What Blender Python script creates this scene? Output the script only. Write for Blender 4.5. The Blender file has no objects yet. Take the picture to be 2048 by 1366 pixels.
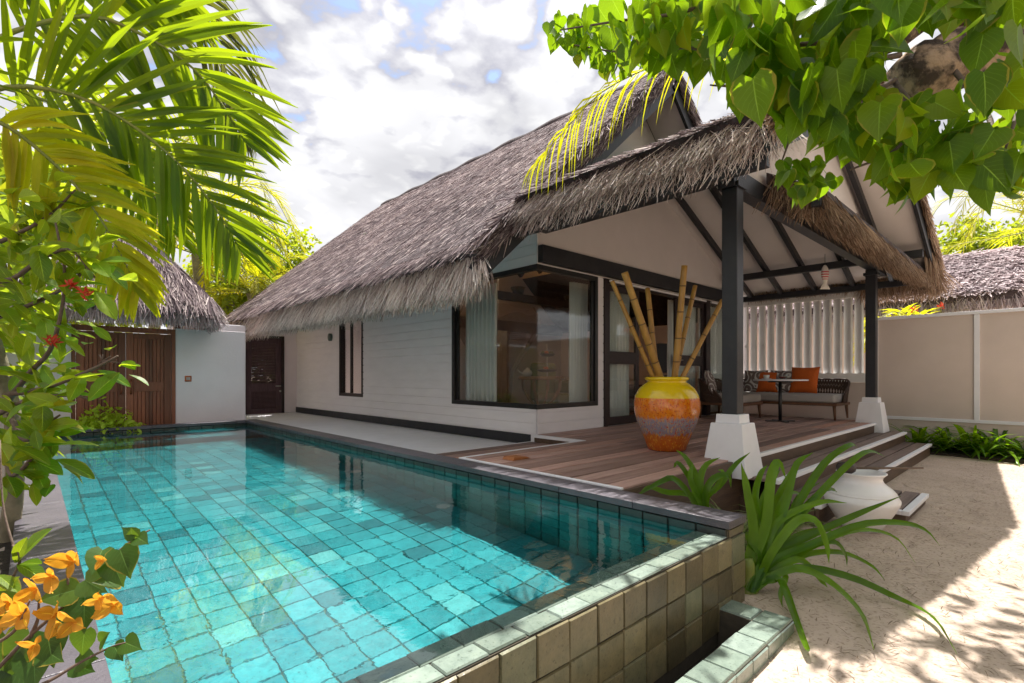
import bpy, math, random
import numpy as np
from mathutils import Vector
rng = np.random.default_rng(11)
random.seed(5)
S = bpy.context.scene
COL = S.collection
H = 1.29                                   # eye height above the sand; heights below are written relative to the eye
F = 1022.5 / 2048                          # focal length / image width
TH = math.atan2(962.5, 1022.5)
FW = np.array([math.sin(TH), math.cos(TH), 0.0]); RT = np.array([math.cos(TH), -math.sin(TH), 0.0]); UP = np.array([0, 0, 1.0])

def at(u, v, d):
    return (FW + RT * (u - 1024) / 1022.5 + UP * (750.5 - v) / 1022.5) * d
def nrm(a):
    a = np.asarray(a, float); return a / np.maximum(np.linalg.norm(a, axis=-1, keepdims=True), 1e-9)

# ------------------------------------------------------------------ mesh building
class MB:
    def __init__(self): self.v = []; self.f = []; self.n = 0; self.at = {}
    def add(self, verts, faces):
        verts = np.asarray(verts, float).reshape(-1, 3)
        if isinstance(faces, np.ndarray): faces = (faces + self.n).tolist()
        else: faces = [[i + self.n for i in f] for f in faces]
        self.v.append(verts); self.f += faces; self.n += len(verts); return self
    def box(self, x0, x1, y0, y1, z0, z1):
        v = [(x, y, z) for z in (z0, z1) for y in (y0, y1) for x in (x0, x1)]
        return self.add(v, [[0, 2, 3, 1], [4, 5, 7, 6], [0, 1, 5, 4], [2, 6, 7, 3], [0, 4, 6, 2], [1, 3, 7, 5]])
    def beam(self, p, q, w, h, up=(0, 0, 1)):
        p = np.array(p, float); q = np.array(q, float); t = nrm(q - p); s = nrm(np.cross(t, up)); u = np.cross(s, t)
        v = [a + s * (w / 2) * i + u * (h / 2) * j for a in (p, q) for j in (-1, 1) for i in (-1, 1)]
        return self.add(v, [[0, 2, 3, 1], [4, 5, 7, 6], [0, 1, 5, 4], [2, 6, 7, 3], [0, 4, 6, 2], [1, 3, 7, 5]])
    def prism(self, poly, ax, c0, c1):
        # polygon given in the two other axes, extruded along ax
        n = len(poly); vs = []
        for c in (c0, c1):
            for a, b in poly:
                vs.append({'x': (c, a, b), 'y': (a, c, b), 'z': (a, b, c)}[ax])
        fs = [list(range(n))[::-1], list(range(n, 2 * n))] + [[i, (i + 1) % n, n + (i + 1) % n, n + i] for i in range(n)]
        return self.add(vs, fs)
    def tube(self, pts, radii, n=8, cap=True):
        pts = np.asarray(pts, float); k = len(pts); radii = np.broadcast_to(radii, (k,))
        t = nrm(np.gradient(pts, axis=0)); ref = np.array([0.31, 0.17, 0.93])
        vs = []
        for i in range(k):
            a = nrm(np.cross(t[i], ref)); b = np.cross(t[i], a)
            for j in range(n):
                an = 2 * math.pi * j / n; vs.append(pts[i] + radii[i] * (a * math.cos(an) + b * math.sin(an)))
        fs = [[i * n + j, i * n + (j + 1) % n, (i + 1) * n + (j + 1) % n, (i + 1) * n + j] for i in range(k - 1) for j in range(n)]
        if cap: fs += [list(range(n))[::-1], list(range((k - 1) * n, k * n))]
        return self.add(vs, fs)
    def lathe(self, prof, c, n=40, closed=False):
        vs = []; k = len(prof)
        for r, z in prof:
            for j in range(n):
                a = 2 * math.pi * j / n; vs.append((c[0] + r * math.cos(a), c[1] + r * math.sin(a), c[2] + z))
        fs = [[i * n + j, i * n + (j + 1) % n, (i + 1) * n + (j + 1) % n, (i + 1) * n + j] for i in range(k - 1) for j in range(n)]
        if prof[0][0] > 1e-4: fs.append(list(range(n))[::-1])
        if prof[-1][0] > 1e-4: fs.append(list(range((k - 1) * n, k * n)))
        return self.add(vs, fs)
    def grid(self, P):
        a, b = P.shape[:2]; idx = np.arange(a * b).reshape(a, b)
        q = np.stack([idx[:-1, :-1], idx[1:, :-1], idx[1:, 1:], idx[:-1, 1:]], -1).reshape(-1, 4)
        return self.add(P.reshape(-1, 3), q)
    def ribbons(self, P, W, w):
        # P (N,K,3) centre lines, W (N,3) or (N,K,3) width directions, w (N,K) widths
        N, K = P.shape[:2]
        if W.ndim == 2: W = np.repeat(W[:, None, :], K, 1)
        L = P - W * w[..., None] / 2; R = P + W * w[..., None] / 2
        vs = np.stack([L, R], 2).reshape(-1, 3)
        base = (np.arange(N) * K * 2)[:, None] + (np.arange(K - 1) * 2)[None, :]
        q = np.stack([base, base + 1, base + 3, base + 2], -1).reshape(-1, 4)
        return self.add(vs, q)
    def inst(self, tv, tf, pos, X, Y, Z, sc, ta=None):
        # many copies of a template (x = across, y = along, z = normal)
        vs = pos[:, None, :] + sc[:, None, None] * (tv[None, :, 0, None] * X[:, None, :] + tv[None, :, 1, None] * Y[:, None, :] + tv[None, :, 2, None] * Z[:, None, :])
        k = len(tv); n = len(pos); tf = np.asarray(tf)
        q = (tf[None] + (np.arange(n) * k)[:, None, None]).reshape(-1, tf.shape[1])
        if ta is not None: self.at[self.n] = np.tile(ta, (n, 1))
        return self.add(vs.reshape(-1, 3), q)
    def build(self, name, mat, parent=None, smooth=False, bevel=0.0, local=False, seg=2):
        me = bpy.data.meshes.new(name)
        v = np.concatenate(self.v) if self.v else np.zeros((0, 3))
        o = bpy.data.objects.new(name, me); COL.objects.link(o)
        if not local:
            v = v + np.array([0, 0, H]); p = parent
            while p is not None and p.parent is not None: p = p.parent
            if p is not None: v = v - np.array(p.location)
            else:
                c = (v.min(0) + v.max(0)) / 2; c[2] = v[:, 2].min(); o.location = c; v = v - c
        me.from_pydata(v.tolist(), [], self.f); me.update()
        if self.at:
            a = np.full((len(me.vertices), 3), 9.0)
            for k, x in self.at.items(): a[k:k + len(x)] = x
            me.attributes.new('leafco', 'FLOAT_VECTOR', 'POINT').data.foreach_set('vector', a.ravel())
        if smooth: me.polygons.foreach_set('use_smooth', [True] * len(me.polygons))
        if mat: me.materials.append(mat)
        if parent is not None: o.parent = parent
        if bevel:
            m = o.modifiers.new('bevel', 'BEVEL'); m.width = bevel; m.segments = seg; m.limit_method = 'ANGLE'; m.angle_limit = 0.6
        return o

def thing(name, label, cat, loc=(0, 0, 0), group=None, rz=0):
    o = bpy.data.objects.new(name, None); COL.objects.link(o); o.empty_display_size = 0.1
    o.location = (loc[0], loc[1], loc[2] + H); o.rotation_euler = (0, 0, rz)
    return tag(o, label, cat, group)
def tag(o, label=None, cat=None, group=None, kind=None):
    if label: o['label'] = label
    if cat: o['category'] = cat
    if group: o['group'] = group
    if kind: o['kind'] = kind
    return o

# ------------------------------------------------------------------ materials
def nd(nt, t, **kw):
    n = nt.nodes.new(t)
    for k, v in kw.items():
        if k in n.inputs: n.inputs[k].default_value = v
        else: setattr(n, k, v)
    return n
def c4(c): return (c[0], c[1], c[2], 1)
def base_mat(name):
    m = bpy.data.materials.new(name); m.use_nodes = True; nt = m.node_tree; nt.nodes.clear()
    return m, nt, nd(nt, 'ShaderNodeOutputMaterial')
def coords(nt, stretch=(1, 1, 1)):
    tc = nd(nt, 'ShaderNodeTexCoord'); mp = nd(nt, 'ShaderNodeMapping'); mp.inputs['Scale'].default_value = stretch
    nt.links.new(tc.outputs['Object'], mp.inputs['Vector']); return mp.outputs['Vector']
def ramp(nt, fac, stops):
    r = nd(nt, 'ShaderNodeValToRGB'); e = r.color_ramp.elements
    while len(e) < len(stops): e.new(0.5)
    for i, (p, c) in enumerate(stops): e[i].position = p; e[i].color = c4(c)
    nt.links.new(fac, r.inputs['Fac']); return r.outputs['Color']
def mul(nt, col, fac_col, f=1.0):
    m = nd(nt, 'ShaderNodeMix', data_type='RGBA', blend_type='MULTIPLY'); m.inputs[0].default_value = f
    nt.links.new(col, m.inputs[6]); nt.links.new(fac_col, m.inputs[7]); return m.outputs[2]
def mixc(nt, fac, a, b):
    m = nd(nt, 'ShaderNodeMix', data_type='RGBA')
    for s, i in ((fac, 0), (a, 6), (b, 7)):
        if isinstance(s, (int, float)): m.inputs[i].default_value = s
        elif isinstance(s, tuple): m.inputs[i].default_value = c4(s)
        else: nt.links.new(s, m.inputs[i])
    return m.outputs[2]
def noise(nt, vec, scale, detail=5, rough=.6, dist=0.0):
    n = nd(nt, 'ShaderNodeTexNoise', Scale=scale, Detail=detail, Roughness=rough, Distortion=dist)
    if vec is not None: nt.links.new(vec, n.inputs['Vector'])
    return n.outputs['Fac']
def island(nt): return nd(nt, 'ShaderNodeNewGeometry').outputs['Random Per Island']

def solid(name, a, b=None, rough=.6, scale=6, stretch=(1, 1, 1), bump=.15, bscale=60, isl=None, spec=.5, metal=0, lo=.3, hi=.7, coat=0):
    """two tones mixed by noise, optional colour per loose piece, fine bump"""
    m, nt, out = base_mat(name); b = b or tuple(x * .8 for x in a)
    vec = coords(nt, stretch)
    col = ramp(nt, noise(nt, vec, scale), [(lo, a), (hi, b)])
    if isl: col = mul(nt, col, ramp(nt, island(nt), isl))
    p = nd(nt, 'ShaderNodeBsdfPrincipled', Roughness=rough, Metallic=metal)
    p.inputs['Specular IOR Level'].default_value = spec; p.inputs['Coat Weight'].default_value = coat
    nt.links.new(col, p.inputs['Base Color'])
    if bump:
        bp = nd(nt, 'ShaderNodeBump', Strength=bump, Distance=.02); nt.links.new(noise(nt, vec, bscale, 4), bp.inputs['Height']); nt.links.new(bp.outputs['Normal'], p.inputs['Normal'])
    nt.links.new(p.outputs[0], out.inputs[0]); return m
def leaf(name, stops, trans, tf=.45, rough=.42, spec=.4, vein=0):
    """leaf: colour per leaf, light shining through"""
    m, nt, out = base_mat(name)
    isl = island(nt); col = ramp(nt, isl, stops)
    n = ramp(nt, noise(nt, coords(nt), 9, 3), [(.3, (.72, .72, .72)), (.7, (1.12, 1.12, 1.12))]); col = mul(nt, col, n)
    if vein:
        def mt(op, a, b=None, c=None):
            n_ = nd(nt, 'ShaderNodeMath', operation=op)
            for k_, x_ in enumerate((a, b, c)):
                if x_ is None: continue
                if isinstance(x_, (int, float)): n_.inputs[k_].default_value = x_
                else: nt.links.new(x_, n_.inputs[k_])
            return n_.outputs[0]
        va = nd(nt, 'ShaderNodeAttribute', attribute_name='leafco'); sp = nd(nt, 'ShaderNodeSeparateXYZ'); nt.links.new(va.outputs['Vector'], sp.inputs[0])
        ax_ = mt('ABSOLUTE', sp.outputs['X']); ph = mt('FRACT', mt('MULTIPLY', mt('MULTIPLY_ADD', ax_, -.42, sp.outputs['Y']), vein)); sv = mt('LESS_THAN', mt('ABSOLUTE', mt('SUBTRACT', ph, .5)), .05)
        vf = mt('MAXIMUM', mt('LESS_THAN', ax_, .03), mt('MULTIPLY', sv, mt('MULTIPLY_ADD', ax_, -.4, .5)))
        col = mixc(nt, vf, col, tuple(min(1, c * 2.0 + .03) for c in stops[len(stops) // 2][1]))
        ed = mt('MULTIPLY', mt('GREATER_THAN', mt('MULTIPLY_ADD', noise(nt, coords(nt), 22, 3), .7, ax_), 1.27), mt('GREATER_THAN', mt('FRACT', mt('MULTIPLY', isl, 17.0)), .7)); col = mixc(nt, ed, col, (.30, .22, .03))
    p = nd(nt, 'ShaderNodeBsdfPrincipled', Roughness=rough); p.inputs['Specular IOR Level'].default_value = spec
    nt.links.new(col, p.inputs['Base Color'])
    t = nd(nt, 'ShaderNodeBsdfTranslucent'); tc = mixc(nt, .55, col, trans); nt.links.new(tc, t.inputs['Color'])
    s = nd(nt, 'ShaderNodeMixShader', Fac=tf); nt.links.new(p.outputs[0], s.inputs[1]); nt.links.new(t.outputs[0], s.inputs[2])
    nt.links.new(s.outputs[0], out.inputs[0]); return m
def glass(name, tint, ior=1.5, bump=None, rough=0.0):
    m, nt, out = base_mat(name)
    tr = nd(nt, 'ShaderNodeBsdfTransparent', Color=c4(tint)); gl = nd(nt, 'ShaderNodeBsdfGlossy', Roughness=rough); gl.inputs['Color'].default_value = (1, 1, 1, 1)
    fr = nd(nt, 'ShaderNodeFresnel', IOR=ior); s = nd(nt, 'ShaderNodeMixShader')
    ge = nd(nt, 'ShaderNodeNewGeometry'); mr = nd(nt, 'ShaderNodeMapRange'); mr.inputs['To Min'].default_value = ior; mr.inputs['To Max'].default_value = 1 / ior   # same reflectance on both faces of a thin pane
    nt.links.new(ge.outputs['Backfacing'], mr.inputs['Value']); nt.links.new(mr.outputs[0], fr.inputs['IOR'])
    if bump:
        vec = coords(nt); h = nd(nt, 'ShaderNodeMath', operation='ADD')
        a = noise(nt, vec, bump[0], 3, .5, 1.2); b = noise(nt, vec, bump[1], 2, .5, .6)
        b2 = nd(nt, 'ShaderNodeMath', operation='MULTIPLY'); b2.inputs[1].default_value = .25; nt.links.new(b, b2.inputs[0])
        nt.links.new(a, h.inputs[0]); nt.links.new(b2.outputs[0], h.inputs[1])
        # calm and ruffled areas
        amp = nd(nt, 'ShaderNodeMapRange'); amp.inputs['From Min'].default_value = .4; amp.inputs['From Max'].default_value = .68; amp.inputs['To Min'].default_value = .12; amp.inputs['To Max'].default_value = 1
        nt.links.new(noise(nt, vec, .9, 2), amp.inputs['Value'])
        hm = nd(nt, 'ShaderNodeMath', operation='MULTIPLY'); nt.links.new(h.outputs[0], hm.inputs[0]); nt.links.new(amp.outputs[0], hm.inputs[1])
        bp = nd(nt, 'ShaderNodeBump', Strength=1.0, Distance=bump[2]); nt.links.new(hm.outputs[0], bp.inputs['Height'])
        nt.links.new(bp.outputs[0], gl.inputs['Normal']); nt.links.new(bp.outputs[0], fr.inputs['Normal'])
    nt.links.new(fr.outputs[0], s.inputs[0]); nt.links.new(tr.outputs[0], s.inputs[1]); nt.links.new(gl.outputs[0], s.inputs[2])
    nt.links.new(s.outputs[0], out.inputs[0]); return m

G3 = [(0, (.62, .62, .62)), (.5, (1, 1, 1)), (1, (1.25, 1.25, 1.25))]
M = {}
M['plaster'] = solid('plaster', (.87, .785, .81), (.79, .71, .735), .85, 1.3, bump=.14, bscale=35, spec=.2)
M['plaster_beige'] = solid('warm_plaster', (.68, .575, .52), (.57, .475, .425), .85, .9, bump=.12, bscale=30, spec=.2, lo=.25, hi=.75)  # beige plaster of the right garden wall, ledge and neighbouring villa
M['siding'] = solid('painted_siding', (.86, .825, .845), (.80, .765, .785), .55, 2.2, (1, 1, 4), bump=.06, bscale=40, spec=.3)
M['white'] = solid('white_paint', (.83, .82, .86), (.76, .75, .785), .55, 3, bump=.06, bscale=50, spec=.35)
M['screen'] = solid('screen_paint', (.80, .785, .77), (.74, .725, .71), .6, 3, bump=.05)
M['ceiling'] = solid('ceiling_paint', (.74, .685, .67), (.68, .63, .615), .7, 1.5, bump=.05)
M['dark'] = solid('charcoal_paint', (.018, .018, .023), (.030, .030, .034), .45, 5, (1, 1, 1), bump=.1, bscale=30, spec=.4)
M['frame'] = solid('dark_brown_frame', (.030, .016, .016), (.018, .011, .012), .4, 6, bump=.06, spec=.4)
M['blackframe'] = solid('black_frame', (.010, .010, .011), (.016, .015, .015), .35, 6, bump=.03)
M['door'] = solid('louvre_wood', (.12, .075, .085), (.085, .052, .06), .6, 10, (3, 3, .5), bump=.1, spec=.2)
M['gate'] = solid('gate_wood', (.30, .10, .048), (.17, .056, .028), .5, 5, (6, 6, .5), bump=.15, isl=[(0, (.55, .55, .55)), (1, (1.25, 1.2, 1.2))])
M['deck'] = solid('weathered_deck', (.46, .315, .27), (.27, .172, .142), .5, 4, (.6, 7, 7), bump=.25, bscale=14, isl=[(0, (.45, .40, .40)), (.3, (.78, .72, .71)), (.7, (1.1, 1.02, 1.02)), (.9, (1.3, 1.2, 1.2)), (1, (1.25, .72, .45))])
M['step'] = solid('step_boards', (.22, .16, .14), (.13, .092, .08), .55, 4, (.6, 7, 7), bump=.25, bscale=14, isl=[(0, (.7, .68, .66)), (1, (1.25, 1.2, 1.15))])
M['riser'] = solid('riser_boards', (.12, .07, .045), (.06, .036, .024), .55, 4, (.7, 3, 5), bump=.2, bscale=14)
M['redwood'] = solid('fresh_timber', (.38, .13, .035), (.28, .09, .025), .5, 5, (1, 6, 6))
M['coping'] = solid('lava_stone', (.105, .092, .108), (.062, .056, .068), .40, 4, bump=.25, bscale=70, isl=[(0, (.7, .7, .7)), (1, (1.25, 1.25, 1.25))])
M['grout'] = solid('pool_grout', (.040, .14, .125), (.09, .17, .10), .9, 20)
M['darkgrout'] = solid('dark_pool_grout', (.012, .028, .026), (.02, .04, .035), .9, 20)
M['sandgrout'] = solid('wall_grout', (.06, .05, .035), (.09, .075, .05), .9, 20)
def tiles(name, stops, rough=.3, spec=.5):
    m, nt, out = base_mat(name); vec = coords(nt)
    col = ramp(nt, island(nt), stops)
    col = mul(nt, col, ramp(nt, noise(nt, vec, 14, 6, .7), [(.25, (.62, .66, .66)), (.55, (1, 1, 1)), (.8, (1.25, 1.2, 1.15))]))
    col = mul(nt, col, ramp(nt, noise(nt, vec, 75, 2, .5), [(.28, (.6, .6, .6)), (.4, (1, 1, 1))]))
    p = nd(nt, 'ShaderNodeBsdfPrincipled', Roughness=rough); p.inputs['Specular IOR Level'].default_value = spec
    nt.links.new(col, p.inputs['Base Color'])
    bp = nd(nt, 'ShaderNodeBump', Strength=.25, Distance=.01); nt.links.new(noise(nt, vec, 30, 5), bp.inputs['Height']); nt.links.new(bp.outputs[0], p.inputs['Normal'])
    nt.links.new(p.outputs[0], out.inputs[0]); return m
M['pooltile'] = tiles('green_stone_pool_tile', [(0, (.018, .16, .185)), (.08, (.022, .24, .27)), (.5, (.032, .325, .36)), (.88, (.050, .375, .41)), (1, (.14, .46, .46))])
M['walltile'] = tiles('submerged_wall_tile', [(0, (.03, .24, .23)), (.5, (.045, .36, .34)), (1, (.08, .46, .42))])
M['toptile'] = tiles('green_stone_top_tile', [(0, (.16, .20, .165)), (.5, (.22, .275, .225)), (1, (.27, .33, .285))], .22)
M['outertile'] = tiles('olive_stone_tile', [(0, (.085, .068, .035)), (.4, (.155, .125, .062)), (.75, (.21, .175, .095)), (1, (.13, .15, .09))], .35)
M['linetile'] = tiles('dark_waterline_tile', [(0, (.022, .030, .028)), (1, (.045, .06, .055))], .35)
def water_mat():
    m, nt, out = base_mat('pool_water'); vec = coords(nt)
    g = nd(nt, 'ShaderNodeBsdfGlass', Roughness=0.0, IOR=1.333); g.inputs['Color'].default_value = (.84, .975, .975, 1)
    a = noise(nt, vec, 4.5, 3, .5, 1.0); b = noise(nt, vec, 22, 2, .5, .6)
    b2 = nd(nt, 'ShaderNodeMath', operation='MULTIPLY_ADD'); b2.inputs[1].default_value = .2; nt.links.new(b, b2.inputs[0]); nt.links.new(a, b2.inputs[2])
    amp = nd(nt, 'ShaderNodeMapRange'); amp.inputs['From Min'].default_value = .45; amp.inputs['From Max'].default_value = .7; amp.inputs['To Min'].default_value = .15; amp.inputs['To Max'].default_value = 1
    nt.links.new(noise(nt, vec, .9, 2), amp.inputs['Value']); hm = nd(nt, 'ShaderNodeMath', operation='MULTIPLY'); nt.links.new(b2.outputs[0], hm.inputs[0]); nt.links.new(amp.outputs[0], hm.inputs[1])
    bp = nd(nt, 'ShaderNodeBump', Strength=1.0, Distance=.0040); nt.links.new(hm.outputs[0], bp.inputs['Height']); nt.links.new(bp.outputs[0], g.inputs['Normal'])
    gl = nd(nt, 'ShaderNodeBsdfGlossy', Roughness=0.0); nt.links.new(bp.outputs[0], gl.inputs['Normal']); fr = nd(nt, 'ShaderNodeFresnel', IOR=1.32); nt.links.new(bp.outputs[0], fr.inputs['Normal'])
    mx = nd(nt, 'ShaderNodeMixShader'); nt.links.new(fr.outputs[0], mx.inputs[0]); nt.links.new(g.outputs[0], mx.inputs[1]); nt.links.new(gl.outputs[0], mx.inputs[2])
    nt.links.new(mx.outputs[0], out.inputs[0]); return m
M['water'] = water_mat()
M['glass'] = glass('window_glass', (.93, .95, .945), 1.5)
M['clearglass'] = glass('clear_glass', (.93, .95, .95), 1.45)
M['bamboo'] = None
M['wicker'] = solid('brown_rope', (.075, .04, .025), (.045, .025, .016), .6, 30, bump=.3)
M['teak'] = solid('teak', (.16, .07, .03), (.10, .043, .02), .45, 6, (2, 2, 2), bump=.08)
M['cushion'] = solid('oatmeal_fabric', (.40, .375, .36), (.36, .335, .325), .9, 60, bump=.2, bscale=220)
M['orange'] = solid('orange_fabric', (.62, .125, .012), (.54, .10, .010), .85, 40, bump=.2, bscale=200)
M['black'] = solid('black_metal', (.012, .012, .014), None, .35, 6, bump=.02)
M['tabletop'] = solid('white_laminate', (.70, .70, .72), None, .25, 4, bump=0)
M['china'] = solid('white_china', (.74, .73, .70), None, .2, 4, bump=0, coat=.3)
M['urn'] = solid('white_glazed_clay', (.84, .82, .83), (.74, .72, .725), .32, 3, bump=.12, bscale=10, coat=.2)
M['coconut'] = solid('coconut_shell', (.035, .022, .020), (.07, .05, .045), .45, 14, bump=.3, bscale=30)
M['steel'] = solid('brushed_steel', (.55, .54, .5), None, .3, 4, bump=0, metal=1)
M['copper'] = solid('copper', (.40, .13, .06), None, .3, 5, bump=.02, metal=.8)
M['curtain'] = solid('sheer_curtain', (.80, .83, .80), (.72, .75, .725), .9, 3, (6, 6, .3), bump=.05)
M['wallin'] = solid('room_wall', (.52, .47, .46), (.45, .405, .395), .8, 2, bump=.05)
M['woodin'] = solid('room_ceiling_boards', (.80, .54, .30), (.68, .44, .23), .6, 3, (1, 5, 5))
M['green'] = solid('olive_fabric', (.20, .21, .075), (.15, .16, .06), .9, 40, bump=.2)
M['rattan'] = solid('rattan', (.36, .19, .07), (.24, .12, .045), .45, 20)
M['soil'] = solid('dark_soil', (.045, .032, .022), (.02, .015, .011), .95, 18, bump=.6, bscale=45)
M['bark'] = solid('rough_bark', (.42, .29, .19), (.06, .04, .028), .9, 11, (1, 1, 1), bump=1.0, bscale=26, lo=.42, hi=.56)
M['palebark'] = solid('pale_bark', (.33, .29, .19), (.14, .12, .075), .85, 9, bump=.6, bscale=20)
M['twig'] = solid('brown_twig', (.10, .065, .045), (.16, .11, .08), .8, 20, bump=.2)
M['greenstem'] = solid('green_stem', (.16, .22, .035), (.24, .24, .05), .5, 8, bump=.1)
M['thatchbase'] = solid('thatch_mass', (.095, .070, .076), (.045, .034, .037), .95, 9, (1, 1, 1), bump=.9, bscale=45)
def thatch_mat(name, stops):
    m, nt, out = base_mat(name)
    col = ramp(nt, island(nt), stops)
    col = mul(nt, col, ramp(nt, noise(nt, coords(nt), .8, 4), [(.3, (.72, .70, .72)), (.7, (1.15, 1.12, 1.1))]))
    p = nd(nt, 'ShaderNodeBsdfPrincipled', Roughness=.75); p.inputs['Specular IOR Level'].default_value = .2
    nt.links.new(col, p.inputs['Base Color']); t = nd(nt, 'ShaderNodeBsdfTranslucent'); nt.links.new(col, t.inputs['Color']); mx = nd(nt, 'ShaderNodeMixShader', Fac=.28)
    nt.links.new(p.outputs[0], mx.inputs[1]); nt.links.new(t.outputs[0], mx.inputs[2]); nt.links.new(mx.outputs[0], out.inputs[0]); return m
M['thatch'] = thatch_mat('old_thatch', [(0, (.06, .043, .050)), (.4, (.185, .138, .148)), (.8, (.42, .335, .335)), (1, (.78, .68, .64))])
M['fringe'] = thatch_mat('thatch_fringe', [(0, (.20, .135, .12)), (.2, (.58, .48, .44)), (.6, (.82, .73, .68)), (1, (.90, .85, .80))])
M['newfringe'] = thatch_mat('pale_thatch_fringe', [(0, (.30, .235, .235)), (.4, (.62, .53, .54)), (1, (.84, .77, .77))])
M['brownfringe'] = thatch_mat('brown_thatch_fringe', [(0, (.16, .10, .065)), (.5, (.38, .26, .175)), (1, (.58, .44, .32))])
# leaves
M['palmleaf'] = leaf('palm_leaflet', [(0, (.032, .085, .005)), (.5, (.075, .150, .006)), (.85, (.15, .21, .008)), (1, (.26, .25, .012))], (.62, .78, .010), .52, .35, .32)
M['palmyellow'] = leaf('yellow_palm_leaflet', [(0, (.26, .33, .008)), (.6, (.48, .48, .010)), (1, (.56, .44, .018))], (1.0, .95, .015), .58, .4, .3)
M['palmdark'] = leaf('dark_palm_leaflet', [(0, (.03, .055, .010)), (.6, (.06, .085, .012)), (1, (.13, .12, .02))], (.35, .36, .03), .35)
M['palmfar'] = leaf('distant_palm_leaflet', [(0, (.06, .11, .010)), (.5, (.16, .20, .012)), (1, (.36, .33, .02))], (.80, .75, .02), .5)
M['heart'] = leaf('heart_leaf', [(0, (.022, .075, .003)), (.4, (.055, .135, .004)), (.8, (.12, .205, .006)), (1, (.36, .33, .010))], (.50, .78, .010), .52, .36, .32, 7)
M['shrub'] = leaf('shrub_leaf', [(0, (.045, .11, .006)), (.5, (.12, .21, .009)), (.9, (.23, .30, .014)), (1, (.48, .34, .02))], (.75, .90, .025), .53, .36, .35, 7)
M['bush'] = leaf('bush_leaf', [(0, (.035, .095, .006)), (.5, (.12, .20, .010)), (1, (.29, .33, .02))], (.72, .82, .03), .52)
M['dense'] = leaf('dense_green_leaf', [(0, (.025, .07, .010)), (.6, (.05, .12, .015)), (1, (.10, .18, .02))], (.35, .55, .04), .4)
M['strap'] = leaf('strap_leaf', [(0, (.030, .10, .003)), (.5, (.070, .18, .005)), (1, (.13, .26, .010))], (.45, .75, .010), .42, .27, .35)
M['grassy'] = leaf('grassy_leaf', [(0, (.06, .12, .02)), (.5, (.16, .22, .06)), (1, (.40, .42, .20))], (.5, .6, .2), .35)
M['bougleaf'] = leaf('bougainvillea_leaf', [(0, (.028, .065, .010)), (.6, (.05, .11, .012)), (1, (.11, .17, .015))], (.35, .55, .03), .4, .42, .4, 7)
M['bract'] = leaf('orange_bract', [(0, (.62, .22, .012)), (.6, (.74, .32, .018)), (1, (.80, .40, .06))], (.95, .48, .04), .45, .6, .3, 9)
M['redflower'] = leaf('red_flower', [(0, (.45, .03, .015)), (1, (.65, .07, .02))], (.8, .1, .03), .3)

M['litter'] = solid('dry_litter', (.10, .065, .04), (.20, .14, .085), .9, 30, bump=0)
# sand
def sand_mat():
    m, nt, out = base_mat('beige_sand'); vec = coords(nt)
    col = ramp(nt, noise(nt, vec, 1.4, 6), [(.3, (.46, .36, .285)), (.7, (.57, .455, .37))])
    col = mul(nt, col, ramp(nt, noise(nt, vec, 45, 3, .6), [(.30, (.60, .56, .52)), (.46, (1, 1, 1))]))
    vo = nd(nt, 'ShaderNodeTexVoronoi', Scale=42.0); mp = nd(nt, 'ShaderNodeMapping'); mp.inputs['Scale'].default_value = (1, .45, 1); mp.inputs['Rotation'].default_value = (0, 0, .6)
    nt.links.new(vec, mp.inputs['Vector']); nt.links.new(mp.outputs[0], vo.inputs['Vector'])
    sp = ramp(nt, vo.outputs['Distance'], [(.10, (.28, .23, .2)), (.17, (1, 1, 1))])
    zone = ramp(nt, noise(nt, vec, 1.1, 3), [(.42, (0, 0, 0)), (.62, (1, 1, 1))])
    col = mul(nt, col, mixc(nt, zone, (1, 1, 1), sp))
    p = nd(nt, 'ShaderNodeBsdfPrincipled', Roughness=.95); p.inputs['Specular IOR Level'].default_value = .15
    nt.links.new(col, p.inputs['Base Color'])
    bp = nd(nt, 'ShaderNodeBump', Strength=.5, Distance=.02); nt.links.new(noise(nt, vec, 22, 8, .7), bp.inputs['Height'])
    b2 = nd(nt, 'ShaderNodeBump', Strength=.7, Distance=.07); nt.links.new(noise(nt, vec, 4.2, 3, .5, .8), b2.inputs['Height']); nt.links.new(bp.outputs[0], b2.inputs['Normal']); nt.links.new(b2.outputs[0], p.inputs['Normal'])
    nt.links.new(p.outputs[0], out.inputs[0]); return m
M['sand'] = sand_mat()
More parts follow.
